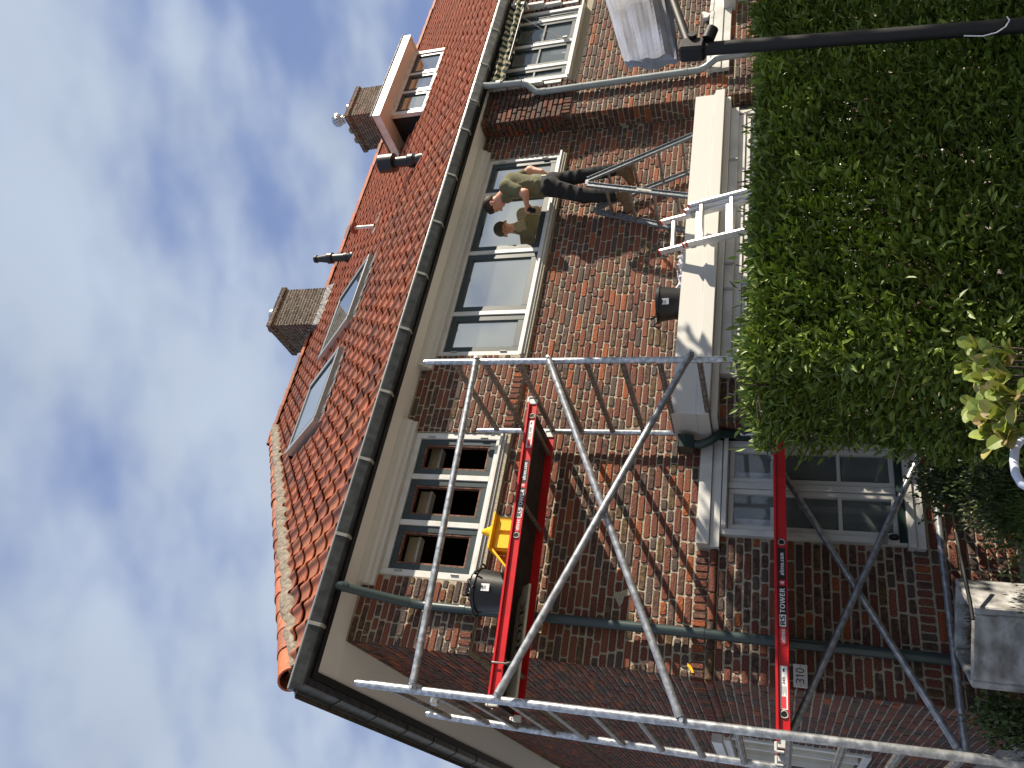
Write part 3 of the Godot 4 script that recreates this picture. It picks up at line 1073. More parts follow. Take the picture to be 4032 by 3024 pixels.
func build_bay(h: Node3D, recs: Array) -> void:
	var b := part("bay_window", h)
	var st := mb()
	prism(st, PackedVector2Array([Vector2(1.945, -0.0), Vector2(5.99, -0.0), Vector2(5.99, 0.33), Vector2(5.90, 0.50), Vector2(1.945, 0.50)]), Vector3(0, 2.24, 0.0), Vector3.RIGHT, Vector3.BACK, Vector3(0, 0.193, 0))
	obj("fascia", st, M.cream_paint, b)
	st = mb()
	prism(st, PackedVector2Array([Vector2(1.935, -0.0), Vector2(6.0, -0.0), Vector2(6.0, 0.34), Vector2(5.91, 0.508), Vector2(1.935, 0.508)]), Vector3(0, 2.228, 0.0), Vector3.RIGHT, Vector3.BACK, Vector3(0, 0.01, 0))
	obj("drip_edge", st, M.white_paint, b)
	st = mb()
	span(st, 1.93, 5.95, 2.128, 2.226, 0.0, 0.52)
	obj("lower_board", st, M.cream_paint, b)
	st = mb()
	span(st, 1.97, 5.92, 2.07, 2.126, 0.0, 0.44)
	obj("soffit_board", st, M.cream_paint, b)
	st = mb()
	span(st, 2.41, 5.80, 1.985, 2.068, 0.0, 0.385)
	obj("awning_case", st, M.white_paint, b)
	for jx in [3.32, 3.62, 4.35, 5.0]:
		st = mb()
		span(st, jx - 0.012, jx + 0.012, 1.98, 2.066, 0.386, 0.40)
		obj("awning_end_bracket", st, M.bracket_grey, b)
	# brick pier and its return
	st = mb()
	span(st, 2.01, 2.40, 0.0, 2.068, 0.0, 0.31, 0.0)
	obj("mortar_bed", st, M.mortar, b)
	lay(recs, Vector3(0, 0, 0.32), Vector3.RIGHT, Vector3.BACK, 2.0, 2.40, 0.95, 2.066, [])
	lay(recs, Vector3(2.0, 0, 0), Vector3.BACK, Vector3.LEFT, 0.0, 0.32, 0.95, 2.066, [])
	var w := window(b, "window_lights", 2.41, 5.80, 0.9, 1.985, 0.33, [3.45, 4.60], {"sash_mat": M.cream_paint, "sash": 0.045, "glass": M.clear_glass, "frame": 0.07})
	var keep := w.get_children()
	for c in keep:   # lights hang straight under the bay
		w.remove_child(c)
		b.add_child(c, true)
	b.remove_child(w)
	w.free()
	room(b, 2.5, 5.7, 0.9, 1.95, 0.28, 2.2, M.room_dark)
	st = mb()
	span(st, 2.40, 5.82, 0.0, 0.9, 0.0, 0.31)
	obj("apron", st, brick_mats[5], b)
	st = mb()
	for k in 22:
		tube(st, [Vector3(2.6 + k * 0.035, 1.0, 0.16 + 0.012 * (k % 2)), Vector3(2.6 + k * 0.035, 1.9, 0.16 + 0.012 * (k % 2))], 0.02, 6)
	obj("curtain", st, M.towel, b)
	# hopper and bend that drain the bay roof
	st = mb()
	prism(st, PackedVector2Array([Vector2(-0.05, 0.0), Vector2(0.05, 0.0), Vector2(0.075, 0.07), Vector2(0.075, 0.12), Vector2(-0.075, 0.12), Vector2(-0.075, 0.07)]), Vector3(1.90, 2.27, 0.17), Vector3.BACK, Vector3.UP, Vector3(-0.12, 0, 0))
	span(st, 1.775, 1.90, 2.387, 2.40, 0.09, 0.25)
	obj("hopper", st, M.dark_green, b)
	st = mb()
	tube(st, [Vector3(1.84, 2.29, 0.17), Vector3(1.84, 2.22, 0.17), Vector3(1.86, 2.14, 0.20), Vector3(1.93, 2.06, 0.20), Vector3(1.965, 1.98, 0.14), Vector3(1.97, 1.9, 0.10), Vector3(1.97, 0.0, 0.10)], 0.038, 16)
	obj("drain_bend", st, M.dark_green, b)

func build_roof(h: Node3D) -> void:
	var r := part("roof", h)
	var st := mb()
	var n := Vector3(0, cos(SLOPE), sin(SLOPE))
	var L := 7.0
	var rx := -0.60 + L * cos(SLOPE)
	var top := roof_at(rx, L, -0.01)
	# closed roof body under the tiles: front slope, hip slope, back slope
	var e0 := roof_at(-0.60, 0.0, -0.01)
	var e1 := roof_at(6.30, 0.0, -0.01)
	var t1 := Vector3(6.30, top.y, top.z)
	var bz := top.z * 2.0 - e0.z
	quad(st, e0, e1, t1, top, n)
	tri(st, e0, top, Vector3(-0.60, e0.y, bz), Vector3(-1, 1, 0))
	quad(st, Vector3(-0.60, e0.y, bz), top, t1, Vector3(6.30, e0.y, bz), Vector3(0, 1, -1))
	obj("underlay", st, M.bedding, r)
	var holes := [Rect2(2.82, 2.72, 1.24, 1.48), Rect2(4.54, 2.92, 1.30, 1.50)]
	tiles(r, -0.62, 6.30, true, holes, [0, 0, 1, 2, 3, 4, 4, 5], 300)
	# hip: half-round caps bedded in mortar
	var a := Vector3(-0.42, EAVE_Y + 0.155, EAVE_Z - 0.15)
	var b := Vector3(rx, top.y + 0.06, top.z)
	var d := (b - a).normalized()
	var across := Vector3(1, 0, 1).normalized()
	var cap := ridge_tile(0.42, 0.105)
	st = mb()
	var pts := []
	var rad := []
	for i in 46:
		pts.append(a.lerp(b, i / 45.0) + Vector3(0.055 + rng.randf_range(-0.02, 0.02), -0.045 + rng.randf_range(-0.012, 0.012), 0.055 + rng.randf_range(-0.02, 0.02)))
		rad.append((0.10 if i > 1 else 0.05) + rng.randf_range(-0.014, 0.012))
	tube(st, pts, rad, 9)
	obj("mortar_bedding", st, M.bedding, r)
	var len := a.distance_to(b)
	var k := 0.16
	while k < len:
		var o := a + d * k
		var up := d.cross(across)
		if up.y < 0: up = -up
		var bb := Basis(up.cross(-d), up, -d)
		mi("ridge_tile", cap, tile_mats[[0, 2, 4, 5, 3][rng.randi() % 5]], r, Transform3D(bb.rotated(up, rng.randf_range(-0.03, 0.03)), o + up * (0.018 + rng.randf_range(-0.006, 0.006))))
		k += 0.365
	var xx := rx
	while xx < 6.3:
		mi("ridge_tile", cap, tile_mats[rng.randi() % 6], r, Transform3D(Basis(Vector3(0, 0, -1), Vector3.UP, Vector3.RIGHT), Vector3(xx, top.y + 0.07, top.z)))
		xx += 0.37
	skylight(h, 2.86, 4.03, 2.76, 4.16)
	skylight(h, 4.58, 5.81, 2.97, 4.38)
	# chimney and the flue beside it
	var c := chimney(h, 6.52, 7.42, -4.08, -5.04, 9.3, 11.1, [8, 9, 9, 10, 11, 11, 3], 160)
	c.set_meta("label", "grey brown brick chimney with lead flashing")
	st = mb()
	lathe(st, [Vector2(0.07, 0), Vector2(0.07, 0.12), Vector2(0.12, 0.12), Vector2(0.135, 0.15), Vector2(0.135, 0.27), Vector2(0.12, 0.29), Vector2(0.0, 0.29)], Vector3(7.02, 11.09, -4.4), Basis(), 20)
	obj("steel_cowl", st, M.steel, c)
	st = mb()
	lathe(st, [Vector2(0.10, 0), Vector2(0.10, 0.10), Vector2(0.085, 0.16), Vector2(0.0, 0.18)], Vector3(6.66, 11.09, -4.35), Basis(), 18)
	obj("chimney_pot", st, M.terracotta, c)
	st = mb()
	for i in 8:
		beam(st, Vector3(6.48 + i * 0.122, 9.94, -4.05), Vector3(6.61 + i * 0.122, 9.94 + 0.01 * (i % 2), -4.05), 0.016, 0.20, Vector3(0, 1, -0.1 - 0.12 * (i % 2)), 0.004)
	for i in 5:
		box(st, Vector3(6.505, 9.98 + i * 0.085, -4.10 - i * 0.085), Vector3(0.016, 0.24, 0.10), Basis(), 0.004)
	obj("lead_flashing", st, M.lead, c)

func skylight(h: Node3D, x0: float, x1: float, s0: float, s1: float) -> void:
	var k := part("skylight", h)
	var n := Vector3(0, cos(SLOPE), sin(SLOPE))
	var dn := Vector3(0, -sin(SLOPE), cos(SLOPE))
	var b := Basis(Vector3.RIGHT, n, dn)
	var o := roof_at((x0 + x1) * 0.5, (s0 + s1) * 0.5, 0.0)
	var w := x1 - x0
	var l := s1 - s0
	var st := mb()
	for s: float in [-1.0, 1.0]:
		box(st, o + b * Vector3(s * (w * 0.5 - 0.04), 0.075, 0), Vector3(0.08, 0.13, l), b)
		box(st, o + b * Vector3(0, 0.07, s * (l * 0.5 - 0.04)), Vector3(w - 0.164, 0.13, 0.08), b)
	obj("frame", st, M.zinc_edge, k)
	st = mb()
	for s: float in [-1.0, 1.0]:
		box(st, o + b * Vector3(s * (w * 0.5 - 0.10), 0.125, 0), Vector3(0.03, 0.018, l - 0.16), b)
	box(st, o + b * Vector3(0, 0.125, l * 0.5 - 0.10), Vector3(w - 0.24, 0.018, 0.03), b)
	obj("seal", st, M.black_board, k)
	st = mb()
	box(st, o + b * Vector3(0, 0.115, 0), Vector3(w - 0.166, 0.008, l - 0.166), b, 0.0)
	obj("pane", st, M.roof_glass, k)
	st = mb()
	for i in 9:
		var xx := -w * 0.5 + (i + 0.5) * w / 9.0
		box(st, o + b * Vector3(xx, 0.055 + 0.008 * (i % 2), l * 0.5 + 0.055), Vector3(w / 9.0 + 0.012, 0.014, 0.14), b.rotated(n, rng.randf_range(-0.05, 0.05)), 0.003)
	obj("lead_apron", st, M.lead, k)

# ---------------------------------------------------------------- the house next door
func build_neighbour() -> void:
	var h := thing("neighbouring_house", "neighbouring brick house with dormer, striped awning and grey downpipe", "house")
	var X0 := 6.19
	var X1 := 18.0
	var Z := 0.25
	var w := part("front_wall", h)
	var win := [Rect2(6.86, 4.02, 1.52, 1.2), Rect2(7.9, -0.1, 4.0, 2.3)]
	var fr := func(s: SurfaceTool, a: float, b: float, c: float, d: float): span(s, a, b, c, d, -0.05, Z - 0.010, 0.0)
	var st := mb()
	core(st, X0 + 0.012, X1, 0.0, 5.12, win, fr)
	obj("mortar_bed", st, M.mortar, w)
	var recs := []
	var dull := [1, 1, 3, 3, 5, 5, 0, 4, 8, 8, 2, 6]
	lay(recs, Vector3(0, 0, Z), Vector3.RIGHT, Vector3.BACK, X0, 12.5, 1.5, 3.93, win, dull)
	lay_soldier(recs, Vector3(0, 0, Z), Vector3.RIGHT, Vector3.BACK, X0, 6.84, 3.985, 0.03, dull)
	lay(recs, Vector3(0, 0, Z), Vector3.RIGHT, Vector3.BACK, X0 - 0.03, 12.5, 4.04, 5.06, win, dull, 0.0624, 0.03)
	lay(recs, Vector3(X0, 0, 0), Vector3.BACK, Vector3.LEFT, 0.0, Z, 1.5, 3.93, [], dull)
	lay_soldier(recs, Vector3(X0, 0, 0), Vector3.BACK, Vector3.LEFT, 0.0, Z + 0.02, 3.985, 0.03, dull)
	lay(recs, Vector3(X0, 0, 0), Vector3.BACK, Vector3.LEFT, 0.05, Z + 0.03, 4.04, 5.06, [], dull, 0.0624, 0.03)
	st = mb()
	span(st, 6.28, X1, 5.067, 5.10, 0.25, 0.354)
	obj("soffit", st, M.soffit_paint, h)
	gutter(h, Vector3(6.282, 5.067, 0.354), Vector3(X1, 5.067, 0.354), Vector3.BACK, M.zinc_light, [0.06, 0.76, 1.48, 2.2, 2.92, 3.64], M.bracket_grey)
	# window with its side boards
	var wn := window(h, "window", 6.87, 8.37, 4.05, 4.98, Z + 0.02, [7.17, 7.64, 8.15], {"glass": M.clear_glass, "transom": 4.52})
	wn.set_meta("label", "upstairs window with transoms under the striped awning")
	room(wn, 6.9, 8.35, 4.1, 4.95, Z - 0.1, 2.5, M.room_wall)
	st = mb()
	span(st, 6.85, 8.40, 4.02, 4.048, Z - 0.06, Z + 0.085)
	obj("sill", st, M.white_paint, wn)
	for q in [[6.95, 7.14], [7.2, 7.6], [7.68, 8.1]]:
		st = mb()
		span(st, q[0] + 0.02, q[1] - 0.04, 4.1, 4.46, Z - 0.2, Z - 0.19)
		obj("paper_blind", st, M.cream_paint, wn)
		st = mb()
		for k in 3:
			span(st, q[0] + 0.02, q[1], 4.46 + k * 0.022, 4.466 + k * 0.022, Z - 0.17, Z - 0.16)
		obj("blind_slat", st, M.black_board, wn)
	for sd in [6.80, 8.46]:
		for k in 4:
			st = mb()
			span(st, sd - 0.025, sd + 0.025, 4.12 + k * 0.235, 4.34 + k * 0.235, Z - 0.02, Z + 0.045 + k * 0.035)
			obj("side_board", st, M.white_paint, wn)
	# white cornice over the ground floor, and its wall panel
	st = mb()
	span(st, 6.62, 12.5, 2.21, 2.335, 0.0, Z + 0.06)
	span(st, 7.75, 12.5, 2.08, 2.208, 0.0, Z + 0.16)
	span(st, 6.62, 7.75, 2.12, 2.208, 0.0, Z + 0.045)
	obj("cornice", st, M.white_paint, h)
	st = mb()
	for k in 16:
		box(st, Vector3(6.66 + k * 0.14, 2.345 + rng.randf_range(-0.006, 0.01), Z + 0.05), Vector3(0.15, 0.05, 0.04), Basis(Vector3.BACK, rng.randf_range(-0.05, 0.05)), 0.01)
	obj("painted_flashing", st, M.white_paint, h)
	st = mb()
	span(st, 7.95, 12.5, 0.0, 2.078, 0.0, Z + 0.02)
	obj("wall_panel", st, M.cream_paint, h)
	# grey downpipe
	down_pipe(h, [Vector3(6.70, 5.09, 0.44), Vector3(6.70, 4.98, 0.42), Vector3(6.69, 4.62, 0.41), Vector3(6.68, 4.52, 0.38), Vector3(6.60, 4.40, 0.32), Vector3(6.60, 4.30, 0.31), Vector3(6.615, 2.45, 0.31), Vector3(6.63, 2.37, 0.33), Vector3(6.67, 2.26, 0.39), Vector3(6.67, 2.18, 0.40), Vector3(6.66, 0.0, 0.40)], 0.040, M.pipe_grey,
		[[Vector3(6.69, 4.66, 0.41), Vector3(6.69, 4.58, 0.405)], [Vector3(6.602, 3.86, 0.31), Vector3(6.602, 3.82, 0.31)], [Vector3(6.61, 2.62, 0.31), Vector3(6.61, 2.58, 0.31)], [Vector3(6.60, 4.34, 0.312), Vector3(6.60, 4.28, 0.31)]])
	set_bricks(recs, w, 300)
	# roof
	var r := part("roof", h)
	var n := Vector3(0, cos(SLOPE), sin(SLOPE))
	var L := 7.0
	var t := roof_at(0, L, -0.01)
	var e := roof_at(0, 0, -0.01)
	var bz := t.z * 2.0 - e.z
	st = mb()
	quad(st, Vector3(6.302, e.y, e.z), Vector3(X1, e.y, e.z), Vector3(X1, t.y, t.z), Vector3(6.302, t.y, t.z), n)
	quad(st, Vector3(6.302, e.y, bz), Vector3(X1, e.y, bz), Vector3(X1, t.y, t.z), Vector3(6.302, t.y, t.z), Vector3(0, 1, -1))
	obj("underlay", st, M.bedding, r)
	var holes := [Rect2(9.14, 3.12, 1.85, 1.5)]
	tiles(r, 6.31, 17.6, false, holes, [0, 2, 6, 6, 7, 0, 2, 1], 300)
	var cap := ridge_tile(0.42, 0.115)
	var xx := 6.5
	while xx < 17.8:
		mi("ridge_tile", cap, tile_mats[rng.randi() % 8], r, Transform3D(Basis(Vector3(0, 0, -1), Vector3.UP, Vector3.RIGHT), Vector3(xx, t.y + 0.07 + rng.randf_range(-0.01, 0.01), t.z)))
		xx += 0.37
	# dormer
	var d := part("dormer", h)
	d.set_meta("label", "flat roofed dormer with white fascia and three lights")
	st = mb()
	span(st, 8.83, 11.06, 8.00, 8.155, -1.36, -1.335)
	span(st, 8.83, 8.855, 8.00, 8.15, -2.30, -1.362)
	span(st, 11.035, 11.06, 8.00, 8.15, -2.30, -1.362)
	obj("fascia", st, M.white_paint, d)
	st = mb()
	span(st, 8.81, 11.08, 8.157, 8.18, -2.35, -1.32)
	obj("roof_edge", st, M.lead, d)
	st = mb()
	span(st, 8.857, 11.033, 8.03, 8.05, -2.30, -1.364)
	obj("soffit", st, M.cream_paint, d)
	var wd := window(d, "lights", 9.18, 10.95, 7.33, 8.03, -1.636, [9.785, 10.295], {"glass": M.mirror_glass, "sash": 0.06, "frame": 0.075})
	for c in wd.get_children():
		wd.remove_child(c)
		d.add_child(c, true)
	d.remove_child(wd)
	wd.free()
	st = mb()
	for sx in [9.20, 10.93]:
		prism(st, PackedVector2Array([Vector2(-1.71, 7.30), Vector2(-1.71, 8.03), Vector2(-2.45, 8.03)]), Vector3(sx - 0.01, 0, 0), Vector3.BACK, Vector3.UP, Vector3(0.02, 0, 0))
	obj("cheek", st, M.black_board, d)
	st = mb()
	for i in 14:
		box(st, Vector3(9.16 + (i + 0.5) * 0.13, 7.315 + rng.randf_range(-0.01, 0.01), -1.60 + rng.randf_range(-0.01, 0.01)), Vector3(0.14, 0.018, 0.16), Basis(Vector3.RIGHT, 0.75 + rng.randf_range(-0.12, 0.12)), 0.005)
	obj("lead_apron", st, M.lead, d)
	# chimney
	var c := chimney(h, 12.62, 13.63, -4.0, -5.05, 9.3, 11.3, [0, 2, 3, 10, 10, 9, 1], 100)
	c.set_meta("label", "brown brick chimney with turbine cowl behind the dormer")
	st = mb()
	lathe(st, [Vector2(0.07, 0), Vector2(0.07, 0.16), Vector2(0.10, 0.17), Vector2(0.10, 0.20), Vector2(0.07, 0.22)], Vector3(12.78, 11.29, -4.2), Basis(), 16)
	var fins := 14
	for i in fins:
		var a0 := TAU * i / fins
		var pts := []
		for q in 6:
			var ph := -1.2 + 2.5 * q / 5.0
			pts.append(Vector3(12.78 + cos(a0 + ph * 0.35) * 0.135 * cos(ph), 11.63 + 0.13 * sin(ph), -4.2 + sin(a0 + ph * 0.35) * 0.135 * cos(ph)))
		tube(st, pts, [0.012, 0.026, 0.03, 0.03, 0.026, 0.012], 6)
	obj("turbine_cowl", st, M.steel, c)
	st = mb()
	lathe(st, [Vector2(0.10, 0), Vector2(0.10, 0.17), Vector2(0.09, 0.19), Vector2(0, 0.19)], Vector3(13.16, 11.29, -4.2), Basis(), 18)
	obj("steel_liner", st, M.steel, c)
	for zz in [-4.5, -4.8]:
		st = mb()
		lathe(st, [Vector2(0.10, 0), Vector2(0.10, 0.12), Vector2(0.08, 0.15), Vector2(0, 0.15)], Vector3(12.76, 11.29, zz), Basis(), 14)
		obj("chimney_pot", st, M.dark_mortar, c)
	# vent pipes through the tiles
	var v := part("roof_vent", h)
	v.set_meta("label", "stout dark vent pipe with wide cap below the dormer")
	st = mb()
	lathe(st, [Vector2(0.105, -0.12), Vector2(0.105, 0.0), Vector2(0.085, 0.10), Vector2(0.105, 0.15), Vector2(0.105, 0.22), Vector2(0.08, 0.25), Vector2(0.08, 0.46), Vector2(0.14, 0.47), Vector2(0.14, 0.70), Vector2(0.12, 0.715), Vector2(0, 0.715)], Vector3(7.06, 6.55, -0.90), Basis(), 22)
	obj("vent_pipe", st, M.black_plastic, v)
	var b := Basis(Vector3.RIGHT, n, Vector3(0, -sin(SLOPE), cos(SLOPE)))
	st = mb()
	box(st, Vector3(7.06, 6.56, -0.90) + b * Vector3(0, 0.03, 0.05), Vector3(0.34, 0.02, 0.5), b, 0.006)
	obj("vent_slate", st, M.lead, v)
	v = part("roof_vent", h)
	v.set_meta("label", "slim dark flue with tapered top near the ridge")
	st = mb()
	lathe(st, [Vector2(0.10, -0.12), Vector2(0.10, 0.05), Vector2(0.075, 0.10), Vector2(0.09, 0.16), Vector2(0.09, 0.20), Vector2(0.075, 0.22), Vector2(0.075, 0.46), Vector2(0.105, 0.47), Vector2(0.105, 0.56), Vector2(0.085, 0.58), Vector2(0.055, 0.80), Vector2(0.075, 0.81), Vector2(0.07, 0.86), Vector2(0, 0.86)], Vector3(7.51, 9.08, -3.35), Basis(), 22)
	obj("vent_pipe", st, M.black_plastic, v)
	st = mb()
	box(st, Vector3(7.51, 9.09, -3.35) + b * Vector3(0, 0.04, 0.05), Vector3(0.36, 0.02, 0.5), b, 0.006)
	obj("vent_slate", st, M.lead, v)
	v = part("roof_vent", h)
	v.set_meta("label", "thin white pipe with flat terracotta cap")
	st = mb()
	lathe(st, [Vector2(0.032, -0.1), Vector2(0.032, 0.46)], Vector3(7.17, 7.98, -2.28), Basis(), 14)
	obj("vent_pipe", st, M.white_paint, v)
	st = mb()
	lathe(st, [Vector2(0.0, 0.44), Vector2(0.11, 0.45), Vector2(0.10, 0.49), Vector2(0.0, 0.53)], Vector3(7.17, 7.98, -2.28), Basis(), 14)
	obj("vent_cap", st, M.terracotta, v)
	st = mb()
	box(st, Vector3(7.17, 7.98, -2.28) + b * Vector3(0, 0.05, 0.02), Vector3(0.5, 0.02, 0.16), b, 0.006)
	obj("vent_slate", st, M.lead, v)
	# striped awning, folded up under the gutter
	var aw := thing("awning", "green and cream striped awning folded under the light zinc gutter", "awning", Vector3(6.70, 4.86, 0.30))
	var green := mat("awning_green", Color(0.10, 0.17, 0.14), 0.9)
	var cream := mat("awning_cream", Color(0.62, 0.60, 0.50), 0.9)
	var stripe := 0.062
	for i in 29:
		var x0 := i * stripe
		st = mb()
		for s in 14:
			var a0 := s / 14.0
			var a1 := (s + 1) / 14.0
			var fold := func(t: float, xo: float) -> Vector3:
				return Vector3(xo, 0.26 - 0.30 * t + 0.012 * sin(xo * 23.0 + t * 9.0), 0.03 + 0.11 * t + 0.035 * sin(t * 15.0 + xo * 3.0))
			var hem0 := 0.018 * absf(sin(x0 * 28.0)) if s == 13 else 0.0
			quad(st, fold.call(a0, x0), fold.call(a0, x0 + stripe), fold.call(a1, x0 + stripe) + Vector3(0, -hem0, 0), fold.call(a1, x0) + Vector3(0, -hem0, 0), Vector3(0, 0.4, 1))
		obj("stripe", st, green if i % 2 else cream, aw)
	st = mb()
	tube(st, [Vector3(-0.02, -0.03, 0.12), Vector3(1.82, -0.03, 0.12)], 0.014, 10)
	obj("front_bar", st, M.black_plastic, aw)
	st = mb()
	tube(st, [Vector3(1.38, -0.05, 0.12), Vector3(1.20, -0.32, 0.02), Vector3(0.98, -0.64, -0.01)], 0.0035, 6)
	obj("pull_cord", st, M.bracket_grey, aw)
	st = mb()
	box(st, Vector3(0.97, -0.67, 0.0), Vector3(0.035, 0.07, 0.03), Basis(), 0.006)
	obj("cord_cleat", st, M.bracket_grey, aw)
	var br := thing("wall_bracket", "small translucent white plastic bracket on the neighbour's brick wall", "bracket", Vector3(7.69, 2.42, 0.255))
	st = mb()
	prism(st, PackedVector2Array([Vector2(-0.07, -0.02), Vector2(0.0, -0.055), Vector2(0.02, -0.02), Vector2(0.06, 0.03), Vector2(0.045, 0.055), Vector2(-0.03, 0.025), Vector2(-0.07, 0.03)]), Vector3.ZERO, Vector3.RIGHT, Vector3.UP, Vector3(0, 0, 0.05))
	obj("plate", st, M.white_paint, br)

# ---------------------------------------------------------------- scaffold
const ZN := 1.28
const ZF := 0.12

func frame(parent: Node3D, near: Array, far: Array, rungs: Array) -> void:
	# near / far: bottom and top of each leg; rungs: heights (near, far)
	var f := part("frame", parent)
	for q in [near, far]:
		var st := mb()
		var top: Vector3 = q[1]
		var d: Vector3 = (q[1] - q[0]).normalized()
		tube(st, [q[0], top - d * 0.11], 0.0255, 20)
		tube(st, [top - d * 0.112, top - d * 0.01, top], [0.0215, 0.0215, 0.017], 16)
		obj("leg", st, M.aluminium, f)
		st = mb()
		var j: Vector3 = q[0].lerp(top, (2.25 - q[0].y) / (top.y - q[0].y))
		tube(st, [j - d * 0.03, j + d * 0.03], 0.0268, 20)
		obj("joint_collar", st, M.aluminium, f)
	for y in rungs:
		var a: Vector3 = near[0].lerp(near[1], (y[0] - near[0].y) / (near[1].y - near[0].y))
		var b: Vector3 = far[0].lerp(far[1], (y[1] - far[0].y) / (far[1].y - far[0].y))
		var st := mb()
		tube(st, [a, b], 0.0195, 8)
		beam(st, a + Vector3(0, 0.016, 0), b + Vector3(0, 0.016, 0), 0.030, 0.008)
		beam(st, a - Vector3(0, 0.016, 0), b - Vector3(0, 0.016, 0), 0.030, 0.008)
		obj("rung", st, M.aluminium_dull, f)

func brace(parent: Node3D, a: Vector3, b: Vector3, called := "brace") -> void:
	var p := part(called, parent)
	var d := (b - a).normalized()
	var st := mb()
	tube(st, [a + d * 0.06, b - d * 0.06], 0.0240, 18)
	tube(st, [a + d * 0.02, a + d * 0.075], 0.0265, 14)
	tube(st, [b - d * 0.075, b - d * 0.02], 0.0265, 14)
	obj("tube", st, M.tube_grey if called == "brace" else M.aluminium, p)
	for q in [a, b]:
		st = mb()
		var s := 1.0 if q == a else -1.0
		box(st, q + d * 0.005 * s + Vector3(0, 0, -0.01), Vector3(0.05, 0.045, 0.035), Basis(), 0.01)
		tube(st, [q + Vector3(0, 0, 0.0), q + Vector3(0, 0, 0.032)], 0.012, 10)
		obj("claw", st, M.aluminium, p)

func build_scaffold() -> void:
	var s := thing("scaffold_tower", "aluminium rolling scaffold tower standing in front of the brick wall", "scaffold")
	var R := [[4.077, 4.064], [3.815, 3.797], [3.531, 3.529], [3.258, 3.262], [2.984, 2.981], [2.707, 2.708], [2.43, 2.431]]
	for y in [2.14, 1.87, 1.60, 1.325, 1.05, 0.78, 0.50]: R.append([y, y])
	frame(s, [Vector3(1.938, 0.12, ZN), Vector3(1.955, 4.345, ZN)], [Vector3(1.985, 0.12, ZF), Vector3(1.962, 4.268, ZF)], R)
	var Lr := []
	for q in [[1513, 2722], [1687, 2745], [1822, 2760], [1994, 2783], [2145, 2803]]:
		var y := onz(q[0], q[1], ZN).y
		Lr.append([y, y - 0.01])
	var y1: float = Lr[4][0]
	for k in 11: Lr.append([y1 - 0.273 * (k + 1), y1 - 0.273 * (k + 1)])
	frame(s, [Vector3(-0.482, 0.12, ZN), Vector3(-0.549, 4.195, ZN)], [Vector3(-0.528, 0.12, ZF), Vector3(-0.524, 4.165, ZF)], Lr)
	var o := Vector3(0, 0, 0.047)
	brace(s, Vector3(-0.537, 3.771, ZN) + o, Vector3(1.95, 3.865, ZN) + o, "guard_rail")
	brace(s, Vector3(1.945, 3.27, ZN) + o, Vector3(-0.515, 2.115, ZN) + o)
	brace(s, Vector3(1.94, 2.19, ZN) + o * 2.0, Vector3(-0.53, 3.195, ZN) + o * 2.0)
	var lo := Vector3(0, 0, 0.03)
	brace(s, onz(2975, 1700, ZF) + lo, onz(3775, 2960, ZF) + lo)
	brace(s, onz(3650, 1735, ZF) + lo * 2.6, onz(3105, 2915, ZF) + lo * 2.6)
	brace(s, onz(3655, 1735, ZF) + lo * 0.9, onz(3800, 2975, ZF) + lo * 0.9)
	for lx in [1.938, -0.482]:
		for lz in [ZN, ZF]:
			var w := part("caster", s)
			var st := mb()
			lathe(st, [Vector2(0.0, -0.02), Vector2(0.055, -0.02), Vector2(0.06, -0.012), Vector2(0.06, 0.012), Vector2(0.055, 0.02), Vector2(0.0, 0.02)], Vector3(lx, 0.062, lz), Basis(Vector3.UP, Vector3.RIGHT, Vector3.FORWARD), 18)
			obj("wheel", st, M.black_plastic, w)
	# small fittings on the far left frame
	for q in [[1705, 2805], [1710, 2762], [2010, 2858]]:
		var p := onz(q[0], q[1], ZF if q[1] > 2790 else 0.7)
		var st := mb()
		box(st, p, Vector3(0.05, 0.06, 0.05), Basis(Vector3(1, 0.4, 0).normalized(), 0.5), 0.012)
		obj("clamp", st, M.steel, s)
	platform("scaffold_platform", "upper red scaffold platform holding a black tub and yellow tray", Vector3(-0.455, 3.435, 0.425), Vector3(1.905, 3.545, 0.425),
		{"badge": [2045, 2067], "rs": [2050, 2020], "tower": [2061, 1966], "four": [2068, 1912], "web": [2080, 1856], "strip": [[2042, 2090], [2088, 1813]], "sticker": [[2078, 1762], [2107, 1657]], "rings": [[2040, 2111], [2104, 1641]]})
	platform("scaffold_platform", "lower red scaffold platform crossing the ground floor window", Vector3(-0.455, 1.575, 0.425), Vector3(1.905, 1.60, 0.425),
		{"badge": [3098, 2506], "rs": [3094, 2445], "tower": [3091, 2366], "four": [3089, 2296], "web": [3085, 2221], "strip": [[3099, 2540], [3082, 2158]], "sticker": [[3101, 2624], [3107, 2797]], "rings": [[3082, 2138], [3103, 2819]]})

